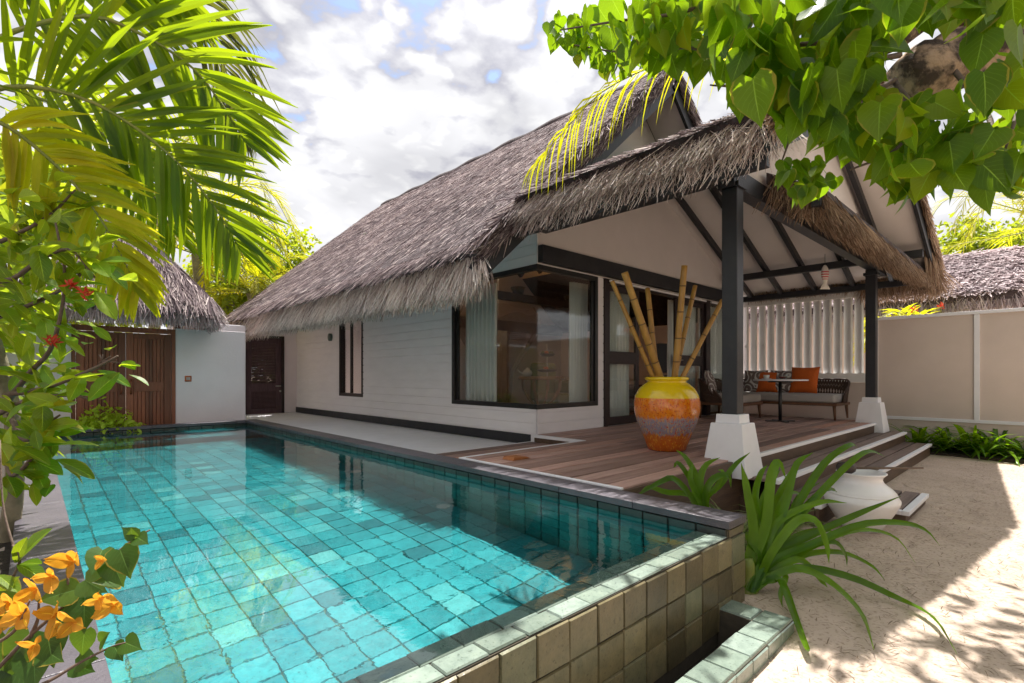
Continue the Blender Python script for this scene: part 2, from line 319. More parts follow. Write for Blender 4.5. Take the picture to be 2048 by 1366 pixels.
def glaze_mat():
    m, nt, out = base_mat('dripped_jar_glaze'); vec = coords(nt)
    sx = nd(nt, 'ShaderNodeSeparateXYZ'); nt.links.new(vec, sx.inputs[0])
    n = noise(nt, coords(nt, (26, 26, 9)), 1, 4, .7); w = nd(nt, 'ShaderNodeMath', operation='MULTIPLY_ADD'); w.inputs[1].default_value = .16; nt.links.new(n, w.inputs[0]); nt.links.new(sx.outputs['Z'], w.inputs[2])
    zz = nd(nt, 'ShaderNodeMath', operation='DIVIDE'); zz.inputs[1].default_value = .85; nt.links.new(w.outputs[0], zz.inputs[0])
    z2 = nd(nt, 'ShaderNodeMath', operation='DIVIDE'); z2.inputs[1].default_value = .85; nt.links.new(sx.outputs['Z'], z2.inputs[0])
    band = ramp(nt, zz.outputs[0], [(.0, (.30, .05, .006)), (.20, (.46, .10, .006)), (.29, (.42, .12, .02)), (.33, (.22, .19, .23)), (.48, (.28, .25, .30)), (.53, (.70, .20, .006)), (.68, (.72, .17, .005))])
    sp = ramp(nt, noise(nt, vec, 55, 3, .6), [(.36, (1, 1, 1)), (.44, (0, 0, 0))])
    band = mixc(nt, sp, band, (.45, .05, .004))
    sp2 = ramp(nt, noise(nt, coords(nt, (60, 60, 25)), 1, 3, .6), [(.55, (0, 0, 0)), (.63, (1, 1, 1))])
    band = mixc(nt, sp2, band, mixc(nt, .5, band, (.75, .40, .03)))
    up = ramp(nt, z2.outputs[0], [(.655, (0, 0, 0)), (.66, (1, 1, 1))])
    yel = ramp(nt, noise(nt, vec, 5), [(.3, (.74, .50, .004)), (.7, (.80, .57, .006))])
    col = mixc(nt, up, band, yel)
    p = nd(nt, 'ShaderNodeBsdfPrincipled', Roughness=.16); p.inputs['Coat Weight'].default_value = .35; p.inputs['Coat Roughness'].default_value = .06
    nt.links.new(col, p.inputs['Base Color'])
    bp = nd(nt, 'ShaderNodeBump', Strength=.18, Distance=.01); nt.links.new(n, bp.inputs['Height']); nt.links.new(bp.outputs[0], p.inputs['Normal'])
    nt.links.new(p.outputs[0], out.inputs[0]); return m
M['glaze'] = glaze_mat()
M['bamboo'] = solid('golden_bamboo', (.46, .25, .045), (.30, .145, .028), .4, 7, (3, 3, .8), bump=.08, isl=[(0, (.85, .85, .85)), (1, (1.1, 1.1, 1.1))])
M['node'] = solid('bamboo_node', (.16, .085, .022), None, .6, 10)
def swirl_mat():
    m, nt, out = base_mat('swirl_print_fabric'); vec = coords(nt)
    vo = nd(nt, 'ShaderNodeTexVoronoi', Scale=4.2); nt.links.new(vec, vo.inputs['Vector'])
    s = nd(nt, 'ShaderNodeMath', operation='SINE'); mu = nd(nt, 'ShaderNodeMath', operation='MULTIPLY'); mu.inputs[1].default_value = 26
    nt.links.new(vo.outputs['Distance'], mu.inputs[0]); nt.links.new(mu.outputs[0], s.inputs[0])
    col = ramp(nt, s.outputs[0], [(.35, (.16, .12, .11)), (.6, (.55, .52, .49))])
    p = nd(nt, 'ShaderNodeBsdfPrincipled', Roughness=.9); nt.links.new(col, p.inputs['Base Color']); nt.links.new(p.outputs[0], out.inputs[0]); return m
M['swirl'] = swirl_mat()
def stripe_mat():
    m, nt, out = base_mat('striped_fish_paint'); vec = coords(nt); sx = nd(nt, 'ShaderNodeSeparateXYZ'); nt.links.new(vec, sx.inputs[0])
    mu = nd(nt, 'ShaderNodeMath', operation='MULTIPLY'); mu.inputs[1].default_value = 155; s = nd(nt, 'ShaderNodeMath', operation='SINE'); nt.links.new(sx.outputs['Z'], mu.inputs[0]); nt.links.new(mu.outputs[0], s.inputs[0])
    zone = nd(nt, 'ShaderNodeMath', operation='COMPARE'); zone.inputs[1].default_value = .205; zone.inputs[2].default_value = .075; nt.links.new(sx.outputs['Z'], zone.inputs[0])
    f = nd(nt, 'ShaderNodeMath', operation='MULTIPLY'); st = nd(nt, 'ShaderNodeMath', operation='GREATER_THAN'); st.inputs[1].default_value = .05; nt.links.new(s.outputs[0], st.inputs[0]); nt.links.new(st.outputs[0], f.inputs[0]); nt.links.new(zone.outputs[0], f.inputs[1])
    p = nd(nt, 'ShaderNodeBsdfPrincipled', Roughness=.5); nt.links.new(mixc(nt, f.outputs[0], (.66, .63, .58), (.50, .05, .07)), p.inputs['Base Color']); nt.links.new(p.outputs[0], out.inputs[0]); return m
M['fish'] = stripe_mat()
def lamp_mat():
    m, nt, out = base_mat('lit_lamp'); e = nd(nt, 'ShaderNodeEmission', Strength=9.0); e.inputs['Color'].default_value = (1, .5, .12, 1); nt.links.new(e.outputs[0], out.inputs[0]); return m
M['lamp'] = lamp_mat()
def net_mat():
    m, nt, out = base_mat('mosquito_net'); d = nd(nt, 'ShaderNodeBsdfDiffuse'); d.inputs['Color'].default_value = (.42, .36, .40, 1); t = nd(nt, 'ShaderNodeBsdfTransparent'); s = nd(nt, 'ShaderNodeMixShader', Fac=.72)
    nt.links.new(d.outputs[0], s.inputs[1]); nt.links.new(t.outputs[0], s.inputs[2]); nt.links.new(s.outputs[0], out.inputs[0]); return m
M['net'] = net_mat()
# ------------------------------------------------------------------ camera, sky, sun
cam = bpy.data.cameras.new('camera'); co = bpy.data.objects.new('camera', cam); COL.objects.link(co); S.camera = co
co.location = (0, 0, H); co.rotation_euler = (math.pi / 2, 0, -TH)
cam.sensor_width = 36; cam.lens = 36 * F; cam.shift_y = (750.5 - 683) / 2048; cam.clip_end = 2000; cam.clip_start = .02
SUN_E = math.radians(69); sd = nrm(np.array([.81, .585])); SUN = np.array([sd[0] * math.cos(SUN_E), sd[1] * math.cos(SUN_E), math.sin(SUN_E)])
w = bpy.data.worlds.new('World'); S.world = w; w.use_nodes = True; nt = w.node_tree; nt.nodes.clear()
out = nd(nt, 'ShaderNodeOutputWorld'); bg = nd(nt, 'ShaderNodeBackground', Strength=.1)
sky = nd(nt, 'ShaderNodeTexSky', sky_type='NISHITA'); sky.sun_disc = False; sky.sun_elevation = SUN_E; sky.sun_rotation = math.atan2(sd[0], sd[1])
tc = nd(nt, 'ShaderNodeTexCoord'); sx = nd(nt, 'ShaderNodeSeparateXYZ'); nt.links.new(tc.outputs['Generated'], sx.inputs[0])
za = nd(nt, 'ShaderNodeMath', operation='MAXIMUM'); za.inputs[1].default_value = 0.0; nt.links.new(sx.outputs['Z'], za.inputs[0])
zb = nd(nt, 'ShaderNodeMath', operation='ADD'); zb.inputs[1].default_value = .22; nt.links.new(za.outputs[0], zb.inputs[0])
dv = nd(nt, 'ShaderNodeVectorMath', operation='DIVIDE'); cb = nd(nt, 'ShaderNodeCombineXYZ')
for i in range(3): nt.links.new(zb.outputs[0], cb.inputs[i])
nt.links.new(tc.outputs['Generated'], dv.inputs[0]); nt.links.new(cb.outputs[0], dv.inputs[1])
fl = nd(nt, 'ShaderNodeVectorMath', operation='MULTIPLY'); fl.inputs[1].default_value = (1, 1, 0); nt.links.new(dv.outputs[0], fl.inputs[0]); P = fl.outputs[0]
big = noise(nt, P, 1.9, 4, .55, .5)
puff = nd(nt, 'ShaderNodeTexVoronoi', Scale=15.0, feature='SMOOTH_F1', Smoothness=.75)
wob = nd(nt, 'ShaderNodeTexNoise', Scale=9.0, Detail=4); nt.links.new(P, wob.inputs['Vector'])
wm = nd(nt, 'ShaderNodeVectorMath', operation='MULTIPLY_ADD'); wm.inputs[1].default_value = (.16, .16, 0); nt.links.new(wob.outputs['Color'], wm.inputs[0]); nt.links.new(P, wm.inputs[2]); nt.links.new(wm.outputs[0], puff.inputs['Vector'])
fine = noise(nt, P, 14, 6, .62)
# cloud cover: broad sheet plus small rounded puffs
cov = nd(nt, 'ShaderNodeMath', operation='MULTIPLY_ADD'); cov.inputs[1].default_value = -.62; nt.links.new(puff.outputs['Distance'], cov.inputs[0]); nt.links.new(big, cov.inputs[2])
cov2 = nd(nt, 'ShaderNodeMath', operation='MULTIPLY_ADD'); cov2.inputs[1].default_value = .34; nt.links.new(fine, cov2.inputs[0]); nt.links.new(cov.outputs[0], cov2.inputs[2])
rl = nd(nt, 'ShaderNodeVectorMath', operation='LENGTH'); nt.links.new(P, rl.inputs[0]); lowc = nd(nt, 'ShaderNodeMapRange'); lowc.inputs['From Min'].default_value = 1.1; lowc.inputs['From Max'].default_value = 2.2; lowc.inputs['To Max'].default_value = .17; nt.links.new(rl.outputs['Value'], lowc.inputs['Value'])
cov3 = nd(nt, 'ShaderNodeMath', operation='ADD'); nt.links.new(cov2.outputs[0], cov3.inputs[0]); nt.links.new(lowc.outputs[0], cov3.inputs[1])
mask = ramp(nt, cov3.outputs[0], [(.125, (0, 0, 0)), (.235, (1, 1, 1))])
shade = mul(nt, ramp(nt, cov3.outputs[0], [(.10, (2.1, 2.15, 2.7)), (.20, (3.2, 3.2, 3.55)), (.40, (5.0, 5.0, 5.02))]), ramp(nt, noise(nt, P, 2.6, 4, .5, .3), [(.35, (.76, .76, .775)), (.62, (1.04, 1.04, 1.04))]))
shade = mul(nt, shade, ramp(nt, puff.outputs['Distance'], [(.08, (1.04, 1.04, 1.03)), (.42, (.86, .86, .88))]))
sdt = nd(nt, 'ShaderNodeVectorMath', operation='DOT_PRODUCT'); sdt.inputs[1].default_value = tuple(SUN); nt.links.new(tc.outputs['Generated'], sdt.inputs[0])
shade = mul(nt, shade, ramp(nt, sdt.outputs['Value'], [(.74, (1, 1, 1)), (.84, (1.2, 1.2, 1.2)), (.94, (2.4, 2.35, 2.3)), (1.0, (4.2, 4.1, 4.0))]))
skyb = mul(nt, sky.outputs[0], mixc(nt, 0.0, (1.0, 1.0, 1.0), (1, 1, 1)))
nt.links.new(mixc(nt, mask, skyb, shade), bg.inputs['Color']); nt.links.new(bg.outputs[0], out.inputs[0])
sl = bpy.data.lights.new('sun', 'SUN'); sl.energy = 4.3; sl.angle = math.radians(.5); sl.color = (1, .96, .90); so = bpy.data.objects.new('sun', sl); COL.objects.link(so)
so.rotation_euler = Vector(SUN).to_track_quat('Z', 'Y').to_euler(); so.location = (20, 5, 30)
S.view_settings.view_transform = 'Standard'; S.view_settings.look = 'None'; S.view_settings.exposure = 1.22; S.view_settings.gamma = 1.0
S.cycles.max_bounces = 10; S.cycles.transparent_max_bounces = 12; S.cycles.use_denoising = True; S.cycles.caustics_reflective = False; S.cycles.caustics_refractive = True; sl.cycles.is_caustics_light = True; sl.cycles.use_multiple_importance_sampling = False

# ------------------------------------------------------------------ ground
gx = np.unique(np.concatenate([[-400, -120, -40, -15], np.linspace(-6, 14, 41), [-.07, 2.80], [20, 40, 120, 400]]))
gy = np.unique(np.concatenate([[-400, -120, -40, -15], np.linspace(-6, 16, 45), [.95, 9.9], [22, 40, 120, 400]]))
mb = MB(); GX, GY = np.meshgrid(gx, gy, indexing='ij')
gz = -H + .018 * np.sin(GX * 2.1 + GY) * np.cos(GY * 1.7 - GX * .6) - .02
gz = np.where((GX > 4.7) & (GX < 11.6) & (GY > .6) & (GY < 5.2), -H - .012, gz)
V = np.stack([GX, GY, gz], -1); idx = np.arange(GX.size).reshape(GX.shape); fs = []
for i in range(len(gx) - 1):
    for j in range(len(gy) - 1):
        cx, cy = (gx[i] + gx[i + 1]) / 2, (gy[j] + gy[j + 1]) / 2
        if -.07 < cx < 2.80 and .95 < cy < 9.9: continue
        fs.append([idx[i, j], idx[i + 1, j], idx[i + 1, j + 1], idx[i, j + 1]])
mb.add(V.reshape(-1, 3), fs)
tag(mb.build('ground', M['sand'], smooth=True), 'pale beige sand ground strewn with dry bits around the villa', 'ground', kind='structure')
mb = MB().box(3.0, 4.98, 4.86, 13.35, -1.31, -.95)
tag(mb.build('walkway', M['white']), 'white paved walkway between the pool and the villa wall', 'walkway', kind='structure')

# ------------------------------------------------------------------ swimming pool
def tile_face(mb, o, U, V, nu, nv, su, sv, gap=.006, t=.008, jit=.0015, flip=False):
    o = np.array(o, float); U = nrm(np.array(U, float)); V = nrm(np.array(V, float)); N = np.cross(U, V) * (-1 if flip else 1)
    i, j = np.meshgrid(np.arange(nu), np.arange(nv), indexing='ij'); i = i.ravel(); j = j.ravel(); n = len(i)
    c = o + U * ((i + .5) * su)[:, None] + V * ((j + .5) * sv)[:, None] + (U * rng.normal(0, jit, (n, 1)) + V * rng.normal(0, jit, (n, 1)))
    hu, hv = (su - gap) / 2, (sv - gap) / 2; sg = np.array([(-1, -1), (1, -1), (1, 1), (-1, 1)])
    tt = t + rng.normal(0, jit * .5, (n, 4))
    lo = c[:, None] + U * (sg[:, 0] * hu)[None, :, None] + V * (sg[:, 1] * hv)[None, :, None]
    hi = c[:, None] + U * (sg[:, 0] * (hu - .004))[None, :, None] + V * (sg[:, 1] * (hv - .004))[None, :, None] + N * tt[..., None]
    vs = np.concatenate([lo, hi], 1).reshape(-1, 3)
    f = np.array([[4, 5, 6, 7], [0, 1, 5, 4], [1, 2, 6, 5], [2, 3, 7, 6], [3, 0, 4, 7]])
    if flip: f = f[:, ::-1]
    mb.add(vs, (f[None] + (np.arange(n) * 8)[:, None, None]).reshape(-1, 4))
T = .1745
pool = thing('swimming_pool', 'raised rectangular swimming pool lined with green stone tiles', 'swimming pool', (1.46, 5.6, -H))
sl_ = math.tan(math.radians(1.35))
zf = lambda y: -1.95
mb = MB(); tile_face(mb, (.15, 1.415, zf(1.415)), (1, 0, 0), (0, 1, 0), 15, 48, .1753, T, gap=.004, jit=.0008)
mb.build('floor_tiles', M['pooltile'], pool)
mb = MB().add([(.1, 1.3, zf(1.3) - .002), (2.84, 1.3, zf(1.3) - .002), (2.84, 9.9, zf(9.9) - .002), (.1, 9.9, zf(9.9) - .002)], [[0, 1, 2, 3]])
mb.build('floor_bed', M['grout'], pool)
mb = MB().box(2.79, 2.98, 1.24, 9.98, -2.1, -.85).box(-.05, .14, 1.24, 9.98, -2.1, -.85).box(.14, 2.79, 9.81, 9.98, -2.1, -.85)
mb.build('shell', M['darkgrout'], pool)
mb = MB()
tile_face(mb, (2.79, 1.415, -.925), (0, 1, 0), (0, 0, -1), 48, 6, T, T, t=.009, gap=.009, flip=False)
tile_face(mb, (.14, 1.415, -.925), (0, 1, 0), (0, 0, -1), 48, 6, T, T, t=.009, gap=.009, flip=True)
tile_face(mb, (.15, 9.81, -.925), (1, 0, 0), (0, 0, -1), 15, 6, .1753, T, t=.009, gap=.009, flip=True)
mb.build('wall_tiles', M['walltile'], pool)
mb = MB()
tile_face(mb, (2.79, 1.415 - T, -.846), (0, 1, 0), (0, 0, -1), 49, 1, T, .078, t=.010)
tile_face(mb, (.14, 1.415, -.846), (0, 1, 0), (0, 0, -1), 48, 1, T, .078, t=.010, flip=True)
tile_face(mb, (.15, 9.81, -.846), (1, 0, 0), (0, 0, -1), 15, 1, .1753, .078, t=.010, flip=True)
mb.build('waterline_tiles', M['linetile'], pool)
mb = MB()
for k, (ya, z) in enumerate(((9.36, -1.10), (8.9, -1.38))):
    nrow = 3 if k == 0 else 2
    tile_face(mb, (.15, ya, z), (1, 0, 0), (0, 1, 0), 15, nrow, .1753, .155 if k == 0 else .23); tile_face(mb, (.15, ya, z), (1, 0, 0), (0, 0, -1), 15, 2, .1753, .14, flip=True)
mb.build('entry_steps', M['pooltile'], pool)
MB().box(.15, 2.78, 9.365, 9.8, -2, -1.102).box(.15, 2.78, 8.905, 9.364, -2, -1.382).build('step_core', M['grout'], pool)
# coping stones
mb = MB(); y = 1.215
while y < 9.97:
    y1 = min(y + .62, 9.99); mb.box(2.772, 2.995, y + .0015, y1 - .0015, -.844, -.80); mb.box(-.065, .155, y + .0015, y1 - .0015, -.844, -.80); y = y1
x = .157
while x < 2.76:
    x1 = min(x + .62, 2.770); mb.box(x + .0015, x1 - .0015, 9.792, 9.99, -.844, -.80); x = x1
mb.build('coping', M['coping'], pool, bevel=.004)
# overflow wall at the near end
mb = MB()
tile_face(mb, (2.79 - 15 * .1722, 1.237, -.893), (1, 0, 0), (0, 1, 0), 15, 1, .1722, .088, t=.006, jit=.002, gap=.004)
tile_face(mb, (2.79 - 15 * .1722 - .03, 1.327, -.893), (1, 0, 0), (0, 1, 0), 15, 1, .1722, .088, t=.005, jit=.002, gap=.004)
mb.build('overflow_top_tiles', M['toptile'], pool)
mb = MB()
tile_face(mb, (2.995 - 18 * .1722, 1.232, -.898), (1, 0, 0), (0, 0, -1), 18, 3, .1722, .158, t=.009, jit=.002, flip=True)
tile_face(mb, (2.993, 1.236, -.85), (0, 1, 0), (0, 0, -1), 10, 3, T, .17, t=.006, flip=True)
tile_face(mb, (2.80, 1.2335, -.846), (1, 0, 0), (0, 0, -1), 1, 1, .193, .05, t=.007, flip=True)
mb.build('overflow_wall_tiles', M['outertile'], pool)
MB().box(-.05, 2.99, 1.236, 1.412, -2.1, -.897).box(2.79, 2.99, 1.2355, 1.412, -.9, -.846).build('overflow_wall', M['sandgrout'], pool)
# overflow channel and its kerb
MB().box(-.06, 2.80, .94, 1.235, -1.52, -1.44).build('channel_bed', M['soil'], pool)
MB().box(-.06, 2.82, .912, 1.055, -1.45, -1.245).box(2.665, 2.82, 1.0555, 1.23, -1.45, -1.247).build('channel_kerb', M['sandgrout'], pool)
mb = MB(); tile_face(mb, (2.82 - 17 * .172, .912, -1.244), (1, 0, 0), (0, 1, 0), 17, 1, .172, .143, t=.008); tile_face(mb, (2.665, 1.058, -1.246), (1, 0, 0), (0, 1, 0), 1, 1, .155, .17, t=.008)
tile_face(mb, (2.82 - 17 * .172, .911, -1.246), (1, 0, 0), (0, 0, -1), 17, 1, .172, .1, t=.006, flip=True)
mb.build('channel_kerb_tiles', M['toptile'], pool)
for y in (3.75, 5.45, 7.6):
    MB().lathe([(.028, .0), (.062, .0), (.066, .006), (.06, .012), (.03, .010), (.028, .004)], (2.69, y, zf(y) + .009), 28).build('floor_inlet', M['china'], pool, smooth=True)
xs = np.linspace(.14, 2.785, 12); ys = np.linspace(1.335, 9.805, 30); PX, PY = np.meshgrid(xs, ys, indexing='ij')
tag(MB().grid(np.stack([PX, PY, np.full_like(PX, -.886)], -1)).build('pool_water', M['water'], smooth=True), 'clear turquoise water filling the pool to its brim', 'water', kind='structure')
mb = MB().box(-3.0, -.07, -2, 9.95, -1.3, -.92)
tag(mb.build('planting_bed', M['soil']), 'raised dark soil bed along the outer pool edge', 'soil bed', kind='structure')

for o in bpy.data.objects:
    if o.parent == pool: o.cycles.is_caustics_receiver = True
    if o.name == 'pool_water': o.cycles.is_caustics_caster = True
# ------------------------------------------------------------------ deck and steps
deck = thing('wooden_deck', 'weathered timber porch deck with white edged steps', 'deck', (7, 3.3, -H))
def boards(mb, x0, x1, y0, y1, z, wd=.165, gap=.022, th=.03, seg=(2.0, 3.6)):
    n = max(1, round((y1 - y0) / wd)); wd = (y1 - y0) / n
    for i in range(n):
        x = x0
        while x < x1 - .02:
            xe = min(x1, x + random.uniform(*seg)); xe = x1 if x1 - xe < .5 else xe
            dz = random.uniform(-.0015, .0015)
            mb.box(x + .001, xe - .001, y0 + i * wd + gap / 2, y0 + (i + 1) * wd - gap / 2, z - th, z + dz); x = xe
mb = MB(); boards(mb, 3.06, 10.75, 2.095, 3.935, -.80); boards(mb, 4.955, 11.0, 3.935, 4.795, -.80)
mb.build('deck_boards', M['deck'], deck, bevel=.003, seg=1)
mb = MB(); boards(mb, 3.02, 4.93, 3.97, 4.84, -.895); mb.build('lower_landing', M['deck'], deck, bevel=.003, seg=1)
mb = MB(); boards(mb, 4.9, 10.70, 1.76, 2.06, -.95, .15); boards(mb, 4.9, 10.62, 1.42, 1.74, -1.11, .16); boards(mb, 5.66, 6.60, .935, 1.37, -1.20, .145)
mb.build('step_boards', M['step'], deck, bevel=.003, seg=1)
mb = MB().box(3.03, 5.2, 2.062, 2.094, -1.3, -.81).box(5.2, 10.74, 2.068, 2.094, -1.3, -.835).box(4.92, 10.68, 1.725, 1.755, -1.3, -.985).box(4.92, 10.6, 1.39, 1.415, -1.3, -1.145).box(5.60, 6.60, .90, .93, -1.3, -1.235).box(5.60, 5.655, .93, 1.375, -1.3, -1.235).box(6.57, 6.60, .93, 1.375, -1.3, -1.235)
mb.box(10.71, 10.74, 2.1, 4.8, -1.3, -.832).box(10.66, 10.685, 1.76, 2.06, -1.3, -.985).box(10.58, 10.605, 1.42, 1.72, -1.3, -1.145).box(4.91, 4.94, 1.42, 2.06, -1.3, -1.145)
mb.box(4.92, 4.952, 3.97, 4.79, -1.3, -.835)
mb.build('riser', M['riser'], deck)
mb = MB().box(5.2, 10.75, 2.052, 2.10, -.835, -.797).box(4.9, 10.70, 1.70, 1.758, -.985, -.947).box(4.9, 10.62, 1.365, 1.418, -1.145, -1.107).box(5.595, 6.61, .873, .932, -1.235, -1.197).box(5.595, 5.655, .933, 1.36, -1.235, -1.1975)
mb.box(3.022, 3.058, 2.095, 3.94, -.84, -.795).box(3.022, 4.953, 3.937, 3.968, -.835, -.796).box(4.905, 4.953, 3.969, 4.79, -.835, -.7965).box(3.02, 4.93, 4.842, 4.858, -.93, -.89)
mb.build('white_edging', M['white'], deck, bevel=.004)
MB().box(3.08, 10.7, 2.1, 3.93, -1.3, -.845).box(4.97, 10.7, 3.9301, 4.78, -1.3, -.845).build('deck_frame', M['soil'], deck)
mb = MB(); mb.prism([(3.26, -.797), (3.50, -.797), (3.44, -.775), (3.28, -.768)], 'y', 3.45, 3.60)
tag(mb.build('wooden_wedge', M['redwood'], bevel=.003), 'small orange wooden wedge lying on the deck corner', 'wedge')

# ------------------------------------------------------------------ villa
villa = thing('villa', 'white boarded villa with steep thatched roof and open porch', 'villa', (7.3, 6, -H))
def holes(a0, a1, zz, ops):
    cuts = [(max(a0, o[0]), min(a1, o[1])) for o in ops if o[2] < zz < o[3]]; cuts.sort(); r = []; a = a0
    for c in cuts:
        if c[0] > a: r.append((a, c[0]))
        a = max(a, c[1])
    if a < a1: r.append((a, a1))
    return r
def lapped(mb, ax, c, a0, a1, z0, z1, ops, rows=.143, lip=.013):
    zs = set([z0, z1]); k = 0
    k0 = math.floor((z0 + .8) / rows)
    lines = [-.8 + rows * i for i in range(k0, k0 + 60) if z0 < -.8 + rows * i < z1]
    zs |= set(lines)
    for o in ops: zs |= {z for z in o[2:4] if z0 < z < z1}
    zs = sorted(zs)
    for za, zb in zip(zs[:-1], zs[1:]):
        zm = (za + zb) / 2; r0 = -.8 + rows * math.floor((zm + .8) / rows)
        q = lambda a, off, z: (c - off, a, z) if ax == 'x' else (a, c - off, z)
        zg = min(zb, za + .011) if za - r0 < .001 else za
        for s, e in holes(a0, a1, zm, ops):
            if zg > za: mb.add([q(s, 0, za), q(e, 0, za), q(e, 0, zg), q(s, 0, zg)], [[0, 1, 2, 3]])
            mb.add([q(s, lip, zg), q(e, lip, zg), q(e, lip, zb), q(s, lip, zb), q(s, 0, zg), q(e, 0, zg), q(s, 0, zb), q(e, 0, zb)], [[0, 1, 2, 3], [4, 5, 1, 0], [3, 2, 7, 6]])
def plain(mb, ax, c0, c1, a0, a1, z0, z1, ops):
    zs = sorted({z0, z1} | {z for o in ops for z in o[2:4] if z0 < z < z1})
    for za, zb in zip(zs[:-1], zs[1:]):
        for s, e in holes(a0, a1, (za + zb) / 2, ops):
            mb.box(c0, c1, s, e, za, zb) if ax == 'x' else mb.box(s, e, c0, c1, za, zb)
OL = [(4.8, 6.69, -.46, 1.50), (9.74, 10.84, -.45, 1.22)]
OF = [(4.98, 6.30, -.46, 1.50), (6.45, 9.88, -.81, 1.50), (9.98, 11.22, -.81, 1.50)]
zU = lambda x: 1.18 + .88 * (x - 3.4) if x <= 7.35 else 1.18 + .88 * (14.7 - x - 3.4)
zP = lambda x: 1.73 + .45 * (x - 3.87) if x <= 7.685 else 1.73 + .45 * (15.37 - x - 3.87)
mb = MB(); lapped(mb, 'x', 4.98, 4.8, 13.35, -.95, 2.4, OL); plain(mb, 'x', 4.985, 5.10, 4.925, 13.35, -1.29, 2.4, [(4.9,) + OL[0][1:], OL[1]])
mb.build('side_wall', M['siding'], villa)
mb = MB(); lapped(mb, 'y', 4.80, 4.98, 6.45, -.95, 1.50, OF[:1]); mb.box(4.98, 4.992, 4.788, 4.80, -.95, -.47).box(4.972, 4.986, 4.786, 4.80, 1.5, 2.4)
plain(mb, 'y', 4.805, 4.92, 4.985, 11.4, -1.29, 1.50, OF); mb.box(11.22, 11.4, 4.795, 4.92, -1.29, 1.5)
mb.build('front_wall', M['siding'], villa)
xs = np.linspace(4.985, 11.4, 60); poly = [(4.985, 1.502)] + [(x, max(zU(x) - .01, zP(x) + .03)) for x in xs] + [(11.4, 1.502)]
MB().prism(poly, 'y', 4.80, 4.92).build('gable_wall', M['ceiling'], villa)
MB().box(4.99, 11.3, 4.70, 4.798, 1.525, 1.755).build('header_beam', M['dark'], villa, bevel=.004)
MB().box(4.945, 4.966, 4.9, 13.34, -.945, -.808).build('skirting', M['dark'], villa, bevel=.003)
# right and back walls
MB().box(11.28, 11.4, 4.93, 13.35, -1.29, 1.3).box(4.985, 11.4, 13.36, 13.48, -1.29, 1.6).build('back_wall', M['plaster'], villa)
# side door wall
mb = MB(); plain(mb, 'y', 13.36, 13.47, 2.2, 4.98, -1.29, 1.25, [(3.72, 4.66, -1.3, .98)]); mb.build('door_wall', M['plaster'], villa)
dr = MB().box(3.77, 4.61, 13.40, 13.43, -1.0, -.985).build('door', M['door'], villa)
mb = MB().box(3.72, 3.77, 13.33, 13.45, -1.0, .98).box(4.61, 4.66, 13.33, 13.45, -1.0, .98).box(3.77, 4.61, 13.33, 13.45, .925, .98); mb.build('frame', M['frame'], dr)
mb = MB().box(3.775, 3.90, 13.38, 13.42, -.98, .92).box(4.47, 4.605, 13.38, 13.42, -.98, .92)
for za, zb in ((-.98, -.82), (-.40, -.20), (.80, .92)): mb.box(3.90, 4.47, 13.38, 13.42, za, zb)
for za, zb, n in ((-.82, -.40, 13), (-.20, .80, 26)):
    for i in range(n):
        z = za + (zb - za) * (i + .5) / n; mb.beam((3.90, 13.40, z), (4.47, 13.40, z), .042, .008, up=(0, .75, .66))
mb.build('louvre_panel', M['door'], dr)
mb = MB().tube([(4.575, 13.375, -.27), (4.575, 13.33, -.27), (4.45, 13.325, -.27)], .013, 8)
mb.build('handle', M['steel'], dr, smooth=True)
MB().prism([(4.575 + .025 * math.cos(a), -.40 + .025 * math.sin(a)) for a in np.linspace(0, 6.28, 14)[:-1]], 'y', 13.36, 13.38).build('lock', M['steel'], dr)
# --- main roof
def roof_slab(mb, zfun, xl, xr, xm, y0, y1, lo, hi, xs=None, sag=0):
    pts = [(xl, zfun(xl) + lo), (xm, zfun(xm) + lo), (xr, zfun(xr) + lo)]
    top = [(xr + .04, zfun(xr) + hi), (xm + .25, zfun(xm + .25) + hi), (xm, zfun(xm) + hi - .05), (xm - .25, zfun(xm - .25) + hi), (xl - .04, zfun(xl) + hi)]
    return mb.prism(pts + top, 'y', y0, y1)
rb = roof_slab(MB(), zU, 3.36, 11.34, 7.35, 4.93, 13.1, .02, .24); rb = roof_slab(rb, zU, 3.36, 9.72, 7.35, 4.1, 4.929, .02, .24)
roof = rb.build('main_roof', M['thatchbase'], villa)
def strands(base, S_, N_, A_, L, w, lift=(.01, .05), jit=.22, curl=.06):
    n = len(base); a = rng.normal(0, jit, n)[:, None]
    D = nrm(S_ * np.cos(a) + A_ * np.sin(a)); l = rng.uniform(*L, n)[:, None]; lf = rng.uniform(*lift, n)[:, None]
    ts = [0, .5, 1.0]; P = np.stack([base + D * l * t + N_ * (lf * t * 1.0 - curl * t * t * l * .5) for t in ts], 1)
    W = nrm(np.cross(D, N_) + N_ * rng.normal(0, .5, (n, 1))); ww = w * rng.uniform(.6, 1.3, (n, 1)) * np.array([[1, 1, .45]])
    return P, W, ww
